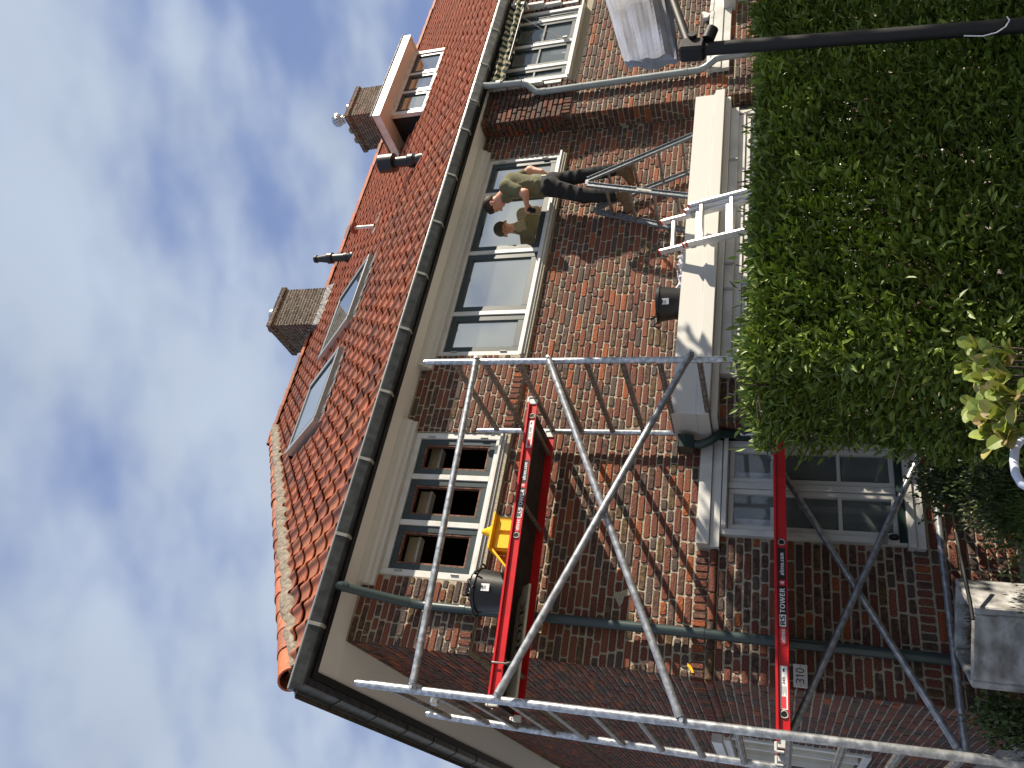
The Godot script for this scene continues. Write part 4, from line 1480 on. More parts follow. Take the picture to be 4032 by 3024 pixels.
func platform(called: String, label: String, a: Vector3, b: Vector3, marks: Dictionary) -> void:
	var p := thing(called, label, "platform", Vector3.ZERO, "red scaffold platforms")
	var d := (b - a).normalized()
	var up := Vector3.BACK.cross(d).normalized()
	var L := a.distance_to(b)
	var mid := (a + b) * 0.5
	var bs := Basis(d, up, Vector3.BACK)
	for s: float in [-1.0, 1.0]:
		var o := mid + Vector3.BACK * 0.29 * s
		var st := mb()
		box(st, o, Vector3(L, 0.078, 0.006), bs, 0.001)
		box(st, o + up * 0.034 + Vector3.BACK * 0.014 * s, Vector3(L, 0.018, 0.026), bs, 0.003)
		box(st, o - up * 0.036 + Vector3.BACK * 0.006 * s, Vector3(L, 0.008, 0.016), bs, 0.002)
		obj("side_beam", st, M.red_beam, p)
		for e: float in [-1.0, 1.0]:
			st = mb()
			var c: Vector3 = o + d * (L * 0.5 + 0.012) * e
			box(st, c + up * 0.0, Vector3(0.05, 0.07, 0.03), bs, 0.004)
			box(st, c + up * 0.045 + d * 0.02 * e, Vector3(0.055, 0.018, 0.034), bs, 0.004)
			box(st, c + up * 0.022 + d * 0.045 * e, Vector3(0.012, 0.05, 0.034), bs, 0.003)
			obj("hook", st, M.white_paint, p)
	var st2 := mb()
	box(st2, mid + up * 0.030, Vector3(L, 0.014, 0.566), bs, 0.002)
	obj("deck", st2, M.plywood, p)
	for t in [0.12, 0.62, 0.92]:
		st2 = mb()
		var c: Vector3 = a.lerp(b, t) - up * 0.012
		tube(st2, [c + Vector3.BACK * 0.284, c - Vector3.BACK * 0.284], 0.017, 12)
		obj("cross_tube", st2, M.aluminium_dull, p)
	var zf := a.z + 0.29 + 0.004
	var on := func(q: Array, out := 0.0) -> Vector3:
		return onz(q[0], q[1], zf + out)
	var face := func(lo: Vector3, hi: Vector3, hgt: float, m: Material, called2: String):
		var c: Vector3 = (lo + hi) * 0.5
		var s3 := mb()
		box(s3, c, Vector3(lo.distance_to(hi), hgt, 0.0016), bs, 0.0)
		return obj(called2, s3, m, p)
	var base := func(x: float) -> Vector3:   # a point on the beam's face at x
		return Vector3(x, a.y + (b.y - a.y) * (x - a.x) / (b.x - a.x) - 0.006, zf)
	var at := func(q: Array, out := 0.0) -> Vector3:
		var v: Vector3 = base.call(on.call(q).x)
		return v + Vector3.BACK * out
	face.call(at.call(marks.strip[0], 0.001), at.call(marks.strip[1], 0.001), 0.048, M.sticker_black, "label_strip")
	var bd: Vector3 = at.call(marks.badge, 0.0025)
	st2 = mb()
	prism(st2, PackedVector2Array([Vector2(-0.055, -0.012), Vector2(-0.042, -0.021), Vector2(0.042, -0.021), Vector2(0.055, -0.012), Vector2(0.055, 0.012), Vector2(0.042, 0.021), Vector2(-0.042, 0.021), Vector2(-0.055, 0.012)]), bd, d, up, Vector3(0, 0, 0.001))
	obj("badge", st2, M.badge_red, p)
	lettering("badge_lettering", "altrex", 0.024, M.sticker, p, bd + Vector3(0, 0, 0.002), bs, true, false, 0.085)
	var rs: Vector3 = at.call(marks.rs, 0.0025)
	st2 = mb()
	box(st2, rs, Vector3(0.078, 0.040, 0.001), bs, 0.0)
	obj("label_box", st2, M.sticker, p)
	lettering("lettering", "RS", 0.030, M.sticker_black, p, rs + Vector3(0, 0, 0.0015), bs, true, false, 0.06)
	lettering("lettering", "TOWER", 0.032, M.sticker, p, at.call(marks.tower, 0.003), bs, true, false, 0.165)
	var fo: Vector3 = at.call(marks.four, 0.0025)
	st2 = mb()
	box(st2, fo, Vector3(0.036, 0.034, 0.001), bs, 0.0)
	obj("label_box", st2, M.badge_red, p)
	lettering("lettering", "4", 0.026, M.sticker, p, fo + Vector3(0, 0, 0.0015), bs, true, false, 0.018)
	lettering("lettering", "altrex.com", 0.026, M.sticker, p, at.call(marks.web, 0.003), bs, true, false, 0.155)
	face.call(at.call(marks.sticker[0], 0.001), at.call(marks.sticker[1], 0.001), 0.044, M.sticker, "maker_sticker")
	var s0: Vector3 = at.call(marks.sticker[0], 0.002)
	var s1: Vector3 = at.call(marks.sticker[1], 0.002)
	if s0.x > s1.x:
		var sw := s0
		s0 = s1
		s1 = sw
	lettering("lettering", "245", 0.016, M.sticker_black, p, s0.lerp(s1, 0.66), bs, true, false, 0.045)
	st2 = mb()
	box(st2, s0.lerp(s1, 0.16), Vector3(0.07, 0.026, 0.001), bs, 0.0)
	obj("badge", st2, M.badge_red, p)
	st2 = mb()
	for k in 6:
		box(st2, s0.lerp(s1, 0.42 + 0.02 * (k % 3)) + up * (-0.014 + 0.0055 * k), Vector3(0.055 - 0.008 * (k % 3), 0.0015, 0.001), bs, 0.0)
	box(st2, s0.lerp(s1, 0.9), Vector3(0.02, 0.012, 0.001), bs, 0.0)
	obj("small_print", st2, M.ink, p)
	for q in marks.rings:
		var c: Vector3 = at.call(q, 0.004)
		st2 = mb()
		var ring := []
		for k in 17:
			var t := TAU * k / 16.0
			ring.append(c + d * 0.026 * cos(t) * (0.6 if cos(t) < 0 else 1.0) + up * 0.022 * sin(t))
		tube(st2, ring, 0.0042, 8, false)
		obj("hand_hold_rim", st2, M.bracket_grey, p)
		st2 = mb()
		var poly := PackedVector2Array()
		for k in 16:
			var t := TAU * k / 16.0
			poly.append(Vector2(0.024 * cos(t) * (0.6 if cos(t) < 0 else 1.0), 0.02 * sin(t)))
		prism(st2, poly, c + Vector3(0, 0, -0.0025), d, up, Vector3(0, 0, 0.001))
		obj("hand_hold", st2, M.sticker_black, p)

# ---------------------------------------------------------------- tubs, tray, board, sign
func tub(label: String, o: Vector3, r: float, hgt: float) -> Node3D:
	var t := thing("tub", label, "tub", o, "black builder's tubs")
	var st := mb()
	var prof := [Vector2(0, 0), Vector2(r * 0.80, 0), Vector2(r * 0.84, 0.01), Vector2(r * 0.985, hgt - 0.03), Vector2(r * 1.06, hgt - 0.028), Vector2(r * 1.06, hgt), Vector2(r * 0.97, hgt), Vector2(r * 0.955, hgt - 0.02), Vector2(r * 0.82, 0.015), Vector2(0, 0.015)]
	lathe(st, prof, Vector3.ZERO, Basis(), 30)
	obj("body", st, M.black_plastic, t)
	st = mb()
	for s: float in [-1.0, 1.0]:
		var pts := []
		for k in 9:
			var a := PI * k / 8.0
			pts.append(Vector3(s * (r * 1.04 + 0.028 * sin(a)), hgt - 0.012, 0.06 * cos(a)))
		tube(st, pts, 0.008, 8)
	obj("handle", st, M.black_plastic, t)
	var dir := (EYE - o)
	dir.y = 0
	dir = dir.normalized().rotated(Vector3.UP, 0.15)
	st = mb()
	box(st, dir * (r * 0.95) + Vector3(0, hgt * 0.62, 0), Vector3(0.055, 0.075, 0.006), Basis(Vector3.UP.cross(dir), Vector3.UP, dir).rotated(Vector3.UP.cross(dir), -0.13), 0.001)
	obj("paper_label", st, M.sticker, t)
	st = mb()
	var lb := Basis(Vector3.UP.cross(dir), Vector3.UP, dir).rotated(Vector3.UP.cross(dir), -0.13)
	for k in 4:
		box(st, dir * (r * 0.953 + 0.0035) + Vector3(0, hgt * 0.62 + (k - 1.5) * 0.013, 0) , Vector3(0.022 + 0.006 * (k % 2), 0.004, 0.002), lb, 0.0)
	obj("label_print", st, M.ink, t)
	return t

func build_small_things() -> void:
	var deck_y := func(x: float) -> float: return 3.435 + (x + 0.455) / 2.36 * 0.11 + 0.038
	# tub with cables on the upper platform
	var p := onz(1985, 2332, 0.46)
	p.y = deck_y.call(p.x)
	var t := tub("black tub full of cables standing on the upper platform", p, 0.165, 0.30)
	for k in 9:
		var st := mb()
		var pts := []
		var a0 := rng.randf_range(-0.4, 2.2)
		for q in 9:
			var u := q / 8.0
			pts.append(Vector3(cos(a0) * (0.02 + 0.16 * u) + 0.03 * sin(u * 9.0 + k), 0.27 + 0.075 * sin(u * PI) + 0.018 * sin(u * 13.0 + k * 2.0), sin(a0) * (0.02 + 0.15 * u) + 0.03 * cos(u * 7.0 + k)))
		tube(st, pts, 0.006 + 0.002 * (k % 2), 7)
		obj("cable", st, M.black_plastic if k % 3 else M.pole_black, t)
	# tub on the bay roof
	p = onz(2672, 1195, 0.33)
	p.y = 2.435
	var t2 := tub("black tub standing on the white bay roof beside folded towels", p, 0.165, 0.22)
	var s2 := mb()
	tube(s2, [Vector3(-0.12, 0.16, 0.02), Vector3(-0.21, 0.265, 0.05)], 0.011, 8)
	obj("brush_handle", s2, M.bark, t2)
	s2 = mb()
	tube(s2, [Vector3(-0.10, 0.17, -0.05), Vector3(-0.19, 0.25, -0.08), Vector3(-0.22, 0.2, -0.09)], 0.01, 8)
	obj("strap", s2, M.black_plastic, t2)
	# towels
	var labels := ["white towel bunched on the bay roof right beside the black tub", "white towel with a dark stripe heaped on the bay roof between two others", "white towel on the bay roof nearest the white ladder"]
	for i in 3:
		var c := onz(2668, [1115, 1072, 1020][i], 0.36)
		c.y = 2.436
		var tw := thing("towel", labels[i], "towel", c, "towels on the bay roof")
		var bones := []
		for k in 7:
			var a := Vector3(rng.randf_range(-0.06, 0.06), rng.randf_range(0.012, 0.045), rng.randf_range(-0.05, 0.05))
			bones.append([a, a + Vector3(rng.randf_range(-0.05, 0.05), rng.randf_range(-0.02, 0.035), rng.randf_range(-0.04, 0.04)), rng.randf_range(0.014, 0.024), rng.randf_range(0.010, 0.02)])
		mi("cloth", nets(bones, 0.006, 0.012), M.towel, tw)
		if i == 1:
			s2 = mb()
			box(s2, Vector3(0.0, 0.05, 0.045), Vector3(0.10, 0.018, 0.02), Basis(Vector3.BACK, 0.3), 0.006)
			obj("stripe", s2, M.black_board, tw)
	# yellow tray-like stand
	var yo := onz(2015, 2112, 0.60)
	yo.y = deck_y.call(yo.x)
	var y := thing("yellow_stand", "yellow plastic pointed stand on the upper platform beside the tub", "plastic stand", yo)
	y.scale = Vector3.ONE * 1.15
	s2 = mb()
	prism(s2, PackedVector2Array([Vector2(-0.12, 0.0), Vector2(0.12, 0.0), Vector2(0.12, 0.135), Vector2(-0.12, 0.135)]), Vector3(0, 0, -0.05), Vector3.RIGHT, Vector3.UP, Vector3(0, 0, 0.09))
	obj("body", s2, M.yellow_plastic, y)
	s2 = mb()
	for s: float in [-1.0, 1.0]:
		span(s2, s * 0.062 - 0.048, s * 0.062 + 0.048, 0.0, 0.118, 0.045, 0.06, 0.006)
	obj("panel", s2, M.yellow_plastic, y)
	s2 = mb()
	span(s2, -0.13, 0.13, 0.136, 0.152, -0.08, 0.10, 0.004)
	obj("flange", s2, M.yellow_plastic, y)
	s2 = mb()
	lathe(s2, [Vector2(0.075, 0.0), Vector2(0.05, 0.03), Vector2(0.026, 0.075), Vector2(0.018, 0.095), Vector2(0.0, 0.10)], Vector3(0.02, 0.152, 0.0), Basis(), 5)
	obj("spike", s2, M.yellow_plastic, y)
	s2 = mb()
	prism(s2, PackedVector2Array([Vector2(-0.12, 0.14), Vector2(-0.25, 0.0), Vector2(-0.235, 0.0), Vector2(-0.12, 0.12)]), Vector3(0, 0, -0.08), Vector3.RIGHT, Vector3.UP, Vector3(0, 0, 0.16))
	prism(s2, PackedVector2Array([Vector2(-0.12, 0.12), Vector2(-0.235, 0.0), Vector2(-0.12, 0.0)]), Vector3(0, 0, -0.07), Vector3.RIGHT, Vector3.UP, Vector3(0, 0, 0.012))
	obj("brace_plate", s2, M.yellow_plastic, y)
	# house-name board hung under the platform
	var bo := Vector3(0.02, 3.405, 0.47)
	var nb := thing("name_board", "cream painted name board with carved letters under the upper platform", "sign board", bo)
	var bb := Basis(Vector3.RIGHT, Vector3(0, 0.62, -0.78).normalized(), Vector3(0, 0.78, 0.62).normalized())
	bb = Basis(Vector3(0.999, 0.045, 0), bb.y, Vector3(0.999, 0.045, 0).cross(bb.y)).orthonormalized()
	nb.basis = bb
	s2 = mb()
	var poly := PackedVector2Array([Vector2(-0.42, -0.10), Vector2(0.40, -0.10), Vector2(0.40, 0.02), Vector2(0.34, 0.03), Vector2(0.33, 0.06), Vector2(0.28, 0.09), Vector2(0.2, 0.10), Vector2(-0.42, 0.10)])
	prism(s2, poly, Vector3.ZERO, Vector3.RIGHT, Vector3.UP, Vector3(0, 0, 0.018))
	obj("board", s2, M.sign_cream, nb)
	lettering("lettering", "HOEK", 0.085, M.ink, nb, Vector3(0.06, -0.03, 0.0195), Basis(), false, true, 0.42)
	# cord tied round the platform beam
	var cd := thing("tie_cord", "grey cord tied round the red beam of the upper platform", "cord", Vector3(-0.21, 3.44, 0.715))
	s2 = mb()
	tube(s2, [Vector3(0, 0.05, 0.03), Vector3(0, -0.05, 0.03), Vector3(0.02, -0.06, -0.02), Vector3(0.05, -0.05, -0.12)], 0.006, 8)
	obj("cord", s2, M.bracket_grey, cd)
	var tp := thing("yellow_tape", "scrap of yellow tape stuck to the brick corner", "tape", onz(2722, 2632, 0.016))
	s2 = mb()
	prism(s2, PackedVector2Array([Vector2(-0.03, -0.02), Vector2(-0.005, -0.012), Vector2(0.02, 0.006), Vector2(0.035, 0.03), Vector2(0.012, 0.03), Vector2(-0.004, 0.01), Vector2(-0.03, -0.002)]), Vector3.ZERO, Vector3.RIGHT, Vector3.UP, Vector3(0, 0, 0.003))
	obj("strip", s2, M.yellow_plastic, tp)
	# house number
	var np := thing("number_plate", "white house number plate on the brick wall beside the corner", "sign", Vector3(0.10, 1.458, 0.004))
	s2 = mb()
	box(s2, Vector3.ZERO, Vector3(0.158, 0.094, 0.012), Basis(), 0.002)
	obj("plate", s2, mat("enamel", Color(0.94, 0.95, 0.97), 0.3), np)
	lettering("lettering", "310", 0.056, M.ink, np, Vector3(0, 0.002, 0.007), Basis(), false, false, 0.102)
	for s: float in [-1.0, 1.0]:
		s2 = mb()
		lathe(s2, [Vector2(0.0032, 0), Vector2(0.002, 0.0015), Vector2(0, 0.002)], Vector3(s * 0.066, 0.0, 0.006), Basis(Vector3.RIGHT, Vector3.BACK, Vector3.DOWN), 8)
		obj("screw", s2, M.ink, np)

# ---------------------------------------------------------------- ladders
func build_ladders() -> void:
	var g := thing("step_ladder", "grey aluminium double step ladder on the bay roof under the man", "ladder")
	var apex_n := Vector3(4.785, 3.50, 0.45)
	var apex_f := Vector3(4.76, 3.47, 0.07)
	var foot := {"nr": Vector3(5.345, 2.436, 0.45), "nl": Vector3(4.46, 2.436, 0.45), "fr": Vector3(5.27, 2.436, 0.05), "fl": Vector3(4.36, 2.436, 0.05)}
	var top := {"nr": apex_n + Vector3(0.035, 0, 0), "nl": apex_n - Vector3(0.035, 0, 0), "fr": apex_f + Vector3(0.03, 0, 0), "fl": apex_f - Vector3(0.03, 0, 0)}
	for k in ["nr", "nl", "fr", "fl"]:
		var st := mb()
		beam(st, top[k], foot[k], 0.055, 0.024, Vector3.BACK, 0.004)
		var d: Vector3 = (foot[k] - top[k]).normalized()
		var e: Vector3 = d.cross(Vector3.BACK).normalized() * 0.026
		beam(st, top[k] + e + Vector3(0, 0, 0.008), foot[k] + e + Vector3(0, 0, 0.008), 0.006, 0.034, Vector3.BACK, 0.001)
		beam(st, top[k] - e + Vector3(0, 0, 0.008), foot[k] - e + Vector3(0, 0, 0.008), 0.006, 0.034, Vector3.BACK, 0.001)
		obj("rail", st, M.ladder_grey, g)
	for sd in ["r", "l"]:
		for q in [0.19, 0.43, 0.67, 0.90]:
			var a: Vector3 = top["n" + sd].lerp(foot["n" + sd], q)
			var b: Vector3 = top["f" + sd].lerp(foot["f" + sd], q)
			var st := mb()
			beam(st, a, b, 0.045 if sd == "l" else 0.03, 0.026, Vector3.UP, 0.004)
			obj("rung", st, M.aluminium_dull, g)
	var st0 := mb()
	box(st0, apex_n, Vector3(0.075, 0.05, 0.03), Basis(), 0.006)
	box(st0, apex_f, Vector3(0.07, 0.05, 0.03), Basis(), 0.006)
	obj("hinge", st0, M.ladder_grey, g)
	st0 = mb()
	box(st0, top.nl.lerp(foot.nl, 0.58) + Vector3(0, 0, 0.026), Vector3(0.02, 0.16, 0.003), Basis(Vector3.BACK, -0.3), 0.0)
	obj("worn_label", st0, M.bracket_grey, g)
	# extension ladder leaning on the bay's edge
	var w := thing("extension_ladder", "white aluminium extension ladder leaning on the edge of the bay roof", "ladder")
	var lean := Vector3(0, -1, 0.25).normalized()
	var secs := [[Vector3(3.655, 2.650, 0.555), Vector3(4.03, 2.662, 0.555)], [Vector3(3.632, 2.42, 0.652), Vector3(4.052, 2.43, 0.652)], [Vector3(3.605, 2.385, 0.695), Vector3(4.078, 2.395, 0.695)]]
	for i in 3:
		var ends := []
		for k in 2:
			var a: Vector3 = secs[i][k]
			var l := (a.y - 0.02 - 0.3 * (2 - i)) / absf(lean.y)
			var b := a + lean * l
			ends.append([a, b])
			var st := mb()
			beam(st, a, b, 0.024, 0.062, Vector3.BACK, 0.004)
			obj("rail", st, M.ladder_white, w)
			st = mb()
			beam(st, a - lean * 0.004, a + lean * 0.022, 0.028, 0.066, Vector3.BACK, 0.008)
			obj("end_cap", st, M.red_cap, w)
			if i == 0:
				st = mb()
				beam(st, a + lean * 0.30, a + lean * 0.35, 0.034, 0.074, Vector3.BACK, 0.006)
				obj("guide", st, M.bracket_grey, w)
		var t := 0.13
		while t < 2.5 - i * 0.1:
			var a: Vector3 = ends[0][0] + lean * t
			var b: Vector3 = ends[1][0] + lean * t
			if a.y < 0.1: break
			var st := mb()
			beam(st, a, b, 0.030, 0.030, lean, 0.005)
			obj("rung", st, M.ladder_white, w)
			t += 0.28

# ---------------------------------------------------------------- the man on the ladder
func build_person() -> void:
	var p := thing("person", "man in olive t-shirt and dark work trousers standing on the step ladder", "person")
	var J := {
		"skull": Vector3(4.855, 4.668, 0.190), "neck": Vector3(4.905, 4.548, 0.245), "chest": Vector3(4.985, 4.40, 0.325), "belly": Vector3(4.965, 4.24, 0.300), "waist": Vector3(4.965, 4.11, 0.300), "pelvis": Vector3(4.965, 3.99, 0.300),
		"shoL": Vector3(4.858, 4.435, 0.432), "elbL": Vector3(4.762, 4.205, 0.405), "wriL": Vector3(4.752, 4.225, 0.262), "shoR": Vector3(5.115, 4.475, 0.235), "elbR": Vector3(5.235, 4.250, 0.305), "wriR": Vector3(5.165, 4.095, 0.325),
		"hipL": Vector3(4.882, 3.95, 0.345), "kneeL": Vector3(4.775, 3.575, 0.279), "ankL": Vector3(4.770, 3.235, 0.245), "hipR": Vector3(5.045, 3.965, 0.270), "kneeR": Vector3(5.070, 3.63, 0.294), "ankR": Vector3(5.099, 3.265, 0.300)}
	var pitch := deg_to_rad(33.0)
	var flat := Vector3(-0.68, 0, -0.733)
	var F := flat * cos(pitch) - Vector3.UP * sin(pitch)
	var U := flat * sin(pitch) + Vector3.UP * cos(pitch)
	var S := U.cross(F).normalized()   # to his left, towards the camera
	var H: Vector3 = J.skull
	# body: one continuous surface, skin
	var bones := [[J.pelvis, J.waist, 0.105, 0.10], [J.waist, J.belly, 0.10, 0.108], [J.belly, J.chest, 0.108, 0.12], [J.chest, J.neck, 0.10, 0.055], [J.shoL, J.shoR, 0.062, 0.062], [J.neck, H - U * 0.04, 0.056, 0.055],
		[J.shoL, J.elbL, 0.052, 0.042], [J.elbL, J.wriL, 0.043, 0.029], [J.shoR, J.elbR, 0.052, 0.042], [J.elbR, J.wriR, 0.043, 0.029],
		[J.hipL, J.kneeL, 0.082, 0.056], [J.kneeL, J.ankL, 0.056, 0.038], [J.hipR, J.kneeR, 0.082, 0.056], [J.kneeR, J.ankR, 0.056, 0.038], [J.hipL, J.hipR, 0.09, 0.09]]
	var st := SurfaceTool.new()
	st.append_from(nets(bones, 0.013, 0.03), 0, Transform3D())
	# head
	var head := [[H + F * 0.005, H - F * 0.022 + U * 0.008, 0.083, 0.083], [H + F * 0.035 - U * 0.045, H + F * 0.045 - U * 0.075, 0.058, 0.050], [H + F * 0.062 - U * 0.098, H + F * 0.070 - U * 0.10, 0.034, 0.030],
		[H + F * 0.092 - U * 0.018, H + F * 0.112 - U * 0.05, 0.010, 0.015], [H + F * 0.083 + U * 0.012 + S * 0.03, H + F * 0.083 + U * 0.012 - S * 0.03, 0.014, 0.014],
		[H + F * 0.088 - U * 0.083 + S * 0.014, H + F * 0.088 - U * 0.083 - S * 0.014, 0.012, 0.012], [H - U * 0.05, J.neck, 0.058, 0.056]]
	for s: float in [-1.0, 1.0]:
		head.append([H + S * 0.080 * s - U * 0.02 + F * 0.0, H + S * 0.088 * s - U * 0.05 + F * 0.004, 0.014, 0.009])
		head.append([H + S * 0.080 * s - U * 0.02 - F * 0.016, H + S * 0.086 * s - U * 0.034 - F * 0.018, 0.010, 0.009])
	st.append_from(nets(head, 0.0055, 0.014), 0, Transform3D())
	# hands
	for q in [[J.wriL, (Vector3(4.722, 4.225, 0.20) - J.wriL).normalized(), Vector3(-0.3, -0.9, 0.2)], [J.wriR, (Vector3(5.12, 4.045, 0.29) - J.wriR).normalized(), Vector3(-0.2, -0.1, -0.9)]]:
		var o: Vector3 = q[0]
		var f: Vector3 = q[1]
		var c: Vector3 = (q[2] - f * f.dot(q[2])).normalized()
		var a := f.cross(c)
		var hb := [[o, o + f * 0.035, 0.027, 0.026]]
		for k in 4:
			var off := a * (k - 1.5) * 0.0195
			hb.append([o + f * 0.03 + off * 0.7, o + f * 0.078 + off, 0.014, 0.013])
			var kn: Vector3 = o + f * 0.082 + off
			var mid: Vector3 = kn + (f * 0.6 + c * 0.8) * [0.030, 0.034, 0.032, 0.026][k]
			hb.append([kn, mid, 0.0098, 0.009])
			hb.append([mid, mid + (c - f * 0.5).normalized() * 0.026, 0.009, 0.008])
		hb.append([o + f * 0.02 - a * 0.026, o + f * 0.052 - a * 0.048 + c * 0.012, 0.0125, 0.0105])
		hb.append([o + f * 0.052 - a * 0.048 + c * 0.012, o + f * 0.075 - a * 0.040 + c * 0.03, 0.0105, 0.009])
		st.append_from(nets(hb, 0.004, 0.006), 0, Transform3D())
	mi("body", st.commit(), M.skin, p)
	# hair, eyes
	var hair := [[H - F * 0.025 + U * 0.016, H + F * 0.004 + U * 0.022, 0.090, 0.086], [H + F * 0.055 + U * 0.066 + S * 0.03, H + F * 0.052 + U * 0.068 - S * 0.03, 0.026, 0.026], [H - F * 0.062 - U * 0.025 + S * 0.02, H - F * 0.055 - U * 0.055 - S * 0.01, 0.036, 0.026]]
	for s: float in [-1.0, 1.0]:
		hair.append([H + S * 0.066 * s + U * 0.03 + F * 0.02, H + S * 0.072 * s - U * 0.005 + F * 0.026, 0.024, 0.011])
	mi("hair", nets(hair, 0.0055, 0.012), M.hair, p)
	for s: float in [-1.0, 1.0]:
		st = mb()
		lathe(st, [Vector2(0.0, -0.004), Vector2(0.009, -0.002), Vector2(0.009, 0.002), Vector2(0.0, 0.004)], H + F * 0.085 + S * 0.031 * s - U * 0.008, Basis(S, F, U), 8, 0.5)
		obj("eye", st, M.ink, p)
	# shirt
	var shirt := [[J.waist - Vector3(0, 0.07, 0), J.waist, 0.122, 0.118], [J.waist, J.belly, 0.118, 0.124], [J.belly, J.chest, 0.124, 0.134], [J.chest, J.neck - Vector3(0, 0.055, 0), 0.12, 0.078], [J.shoL, J.shoR, 0.077, 0.077],
		[J.shoL, J.shoL.lerp(J.elbL, 0.62), 0.072, 0.066], [J.shoR, J.shoR.lerp(J.elbR, 0.62), 0.072, 0.066], [J.chest - flat * 0.06 + Vector3(0, 0.02, 0), J.belly - flat * 0.055, 0.085, 0.075],
		[J.waist + flat * 0.07, J.waist + flat * 0.075 - Vector3(0, 0.055, 0), 0.06, 0.052]]
	for k in 7:
		var yy := 4.10 + k * 0.05
		var c := Vector3(4.965 + 0.02 * sin(k), yy, 0.30) + flat * 0.075
		shirt.append([c + S * 0.09, c - S * 0.07 + Vector3(0, 0.04, 0) + flat * 0.02, 0.022, 0.016])
		shirt.append([c + S * 0.105 - flat * 0.12, c + S * 0.11 - flat * 0.02 - Vector3(0, 0.035, 0), 0.02, 0.014])
	mi("shirt", nets(shirt, 0.011, 0.022), M.olive_cloth, p)
	# trousers
	var tr := [[J.pelvis, J.waist - Vector3(0, 0.05, 0), 0.118, 0.112], [J.hipL, J.hipR, 0.105, 0.105], [J.hipL, J.kneeL, 0.098, 0.076], [J.kneeL, J.ankL + Vector3(0, 0.02, 0), 0.077, 0.064], [J.hipR, J.kneeR, 0.098, 0.074], [J.kneeR, J.ankR + Vector3(0, 0.02, 0), 0.075, 0.062]]
	for leg in [[J.hipL, J.kneeL, J.ankL], [J.hipR, J.kneeR, J.ankR]]:
		for k in 4:
			var c: Vector3 = leg[1].lerp(leg[2], 0.45 + 0.17 * k)
			tr.append([c + S * 0.045 + flat * 0.03, c + S * 0.02 - flat * 0.05 + Vector3(0, 0.02, 0), 0.03, 0.024])
		for k in 3:
			var c: Vector3 = leg[0].lerp(leg[1], 0.25 + 0.3 * k)
			tr.append([c + S * 0.07 + flat * 0.04, c + S * 0.05 - flat * 0.06 - Vector3(0, 0.03, 0), 0.026, 0.02])
	mi("trousers", nets(tr, 0.012, 0.026), M.work_trousers, p)
	st = mb()
	box(st, Vector3(4.93, 3.99, 0.33) + S * 0.115 - flat * 0.09, Vector3(0.05, 0.07, 0.03), Basis(S.cross(Vector3.UP), Vector3.UP, S).orthonormalized(), 0.008)
	obj("belt_buckle", st, M.bracket_grey, p)
	# boots
	for q in [[J.ankL, Vector3(4.665, 3.105, 0.135)], [J.ankR, Vector3(5.01, 3.10, 0.205)]]:
		var an: Vector3 = q[0]
		var toe: Vector3 = q[1]
		var f := toe - an
		f.y = 0
		f = f.normalized()
		var heel := Vector3(an.x, 3.115, an.z) - f * 0.045
		var bt := [[an + Vector3(0, 0.02, 0), an - Vector3(0, 0.06, 0), 0.058, 0.056], [an - Vector3(0, 0.06, 0), heel, 0.055, 0.045], [an - Vector3(0, 0.075, 0), toe - f * 0.02, 0.052, 0.042], [heel, toe, 0.042, 0.04]]
		mi("boot", nets(bt, 0.008, 0.02), M.boot_leather, p)
	var rag := thing("rag", "dark rag held in the man's hand in front of the window", "rag", Vector3(4.712, 4.195, 0.195))
	mi("cloth", nets([[Vector3(0, 0.0, 0), Vector3(-0.01, -0.045, -0.01), 0.03, 0.022], [Vector3(-0.02, -0.01, 0.01), Vector3(0.02, -0.04, -0.02), 0.022, 0.018]], 0.005, 0.012), M.dark_rag, rag)

# ---------------------------------------------------------------- plants
func leaf_mesh(l: float, w: float, fold := 0.25) -> ArrayMesh:
	var st := mb()
	var pts := [Vector3(0, 0, 0), Vector3(w * 0.5, w * fold, l * 0.38), Vector3(w * 0.36, w * fold * 0.6, l * 0.72), Vector3(0, -0.04 * l, l), Vector3(-w * 0.36, w * fold * 0.6, l * 0.72), Vector3(-w * 0.5, w * fold, l * 0.38), Vector3(0, 0, l * 0.5)]
	for f in [[0, 1, 6], [1, 2, 6], [2, 3, 6], [3, 4, 6], [4, 5, 6], [5, 0, 6]]:
		tri(st, pts[f[0]], pts[f[1]], pts[f[2]], Vector3.UP)
	return st.commit()

func spoon_leaf(l: float, w: float) -> ArrayMesh:
	var st := mb()
	var rim := []
	for q in [[0.0, 0.06], [0.25, 0.22], [0.5, 0.40], [0.72, 0.5], [0.88, 0.42], [0.97, 0.22], [1.0, 0.0]]:
		rim.append(Vector3(w * q[1], 0.010 * sin(q[0] * 3.0) + w * q[1] * 0.25, l * q[0]))
	for i in rim.size() - 1:
		var m0 := Vector3(0, 0.010 * sin(rim[i].z / l * 3.0), rim[i].z)
		var m1 := Vector3(0, 0.010 * sin(rim[i + 1].z / l * 3.0), rim[i + 1].z)
		quad(st, m0, rim[i], rim[i + 1], m1, Vector3.UP)
		var fl := Vector3(-1, 1, 1)
		quad(st, m0, rim[i] * fl, rim[i + 1] * fl, m1, Vector3.UP)
	return st.commit()

func aim(dir: Vector3, twist: float) -> Basis:
	var z := dir.normalized()
	var u := Vector3.UP if absf(z.y) < 0.95 else Vector3.RIGHT
	var x := u.cross(z).normalized()
	return Basis(x, z.cross(x), z).rotated(z, twist)

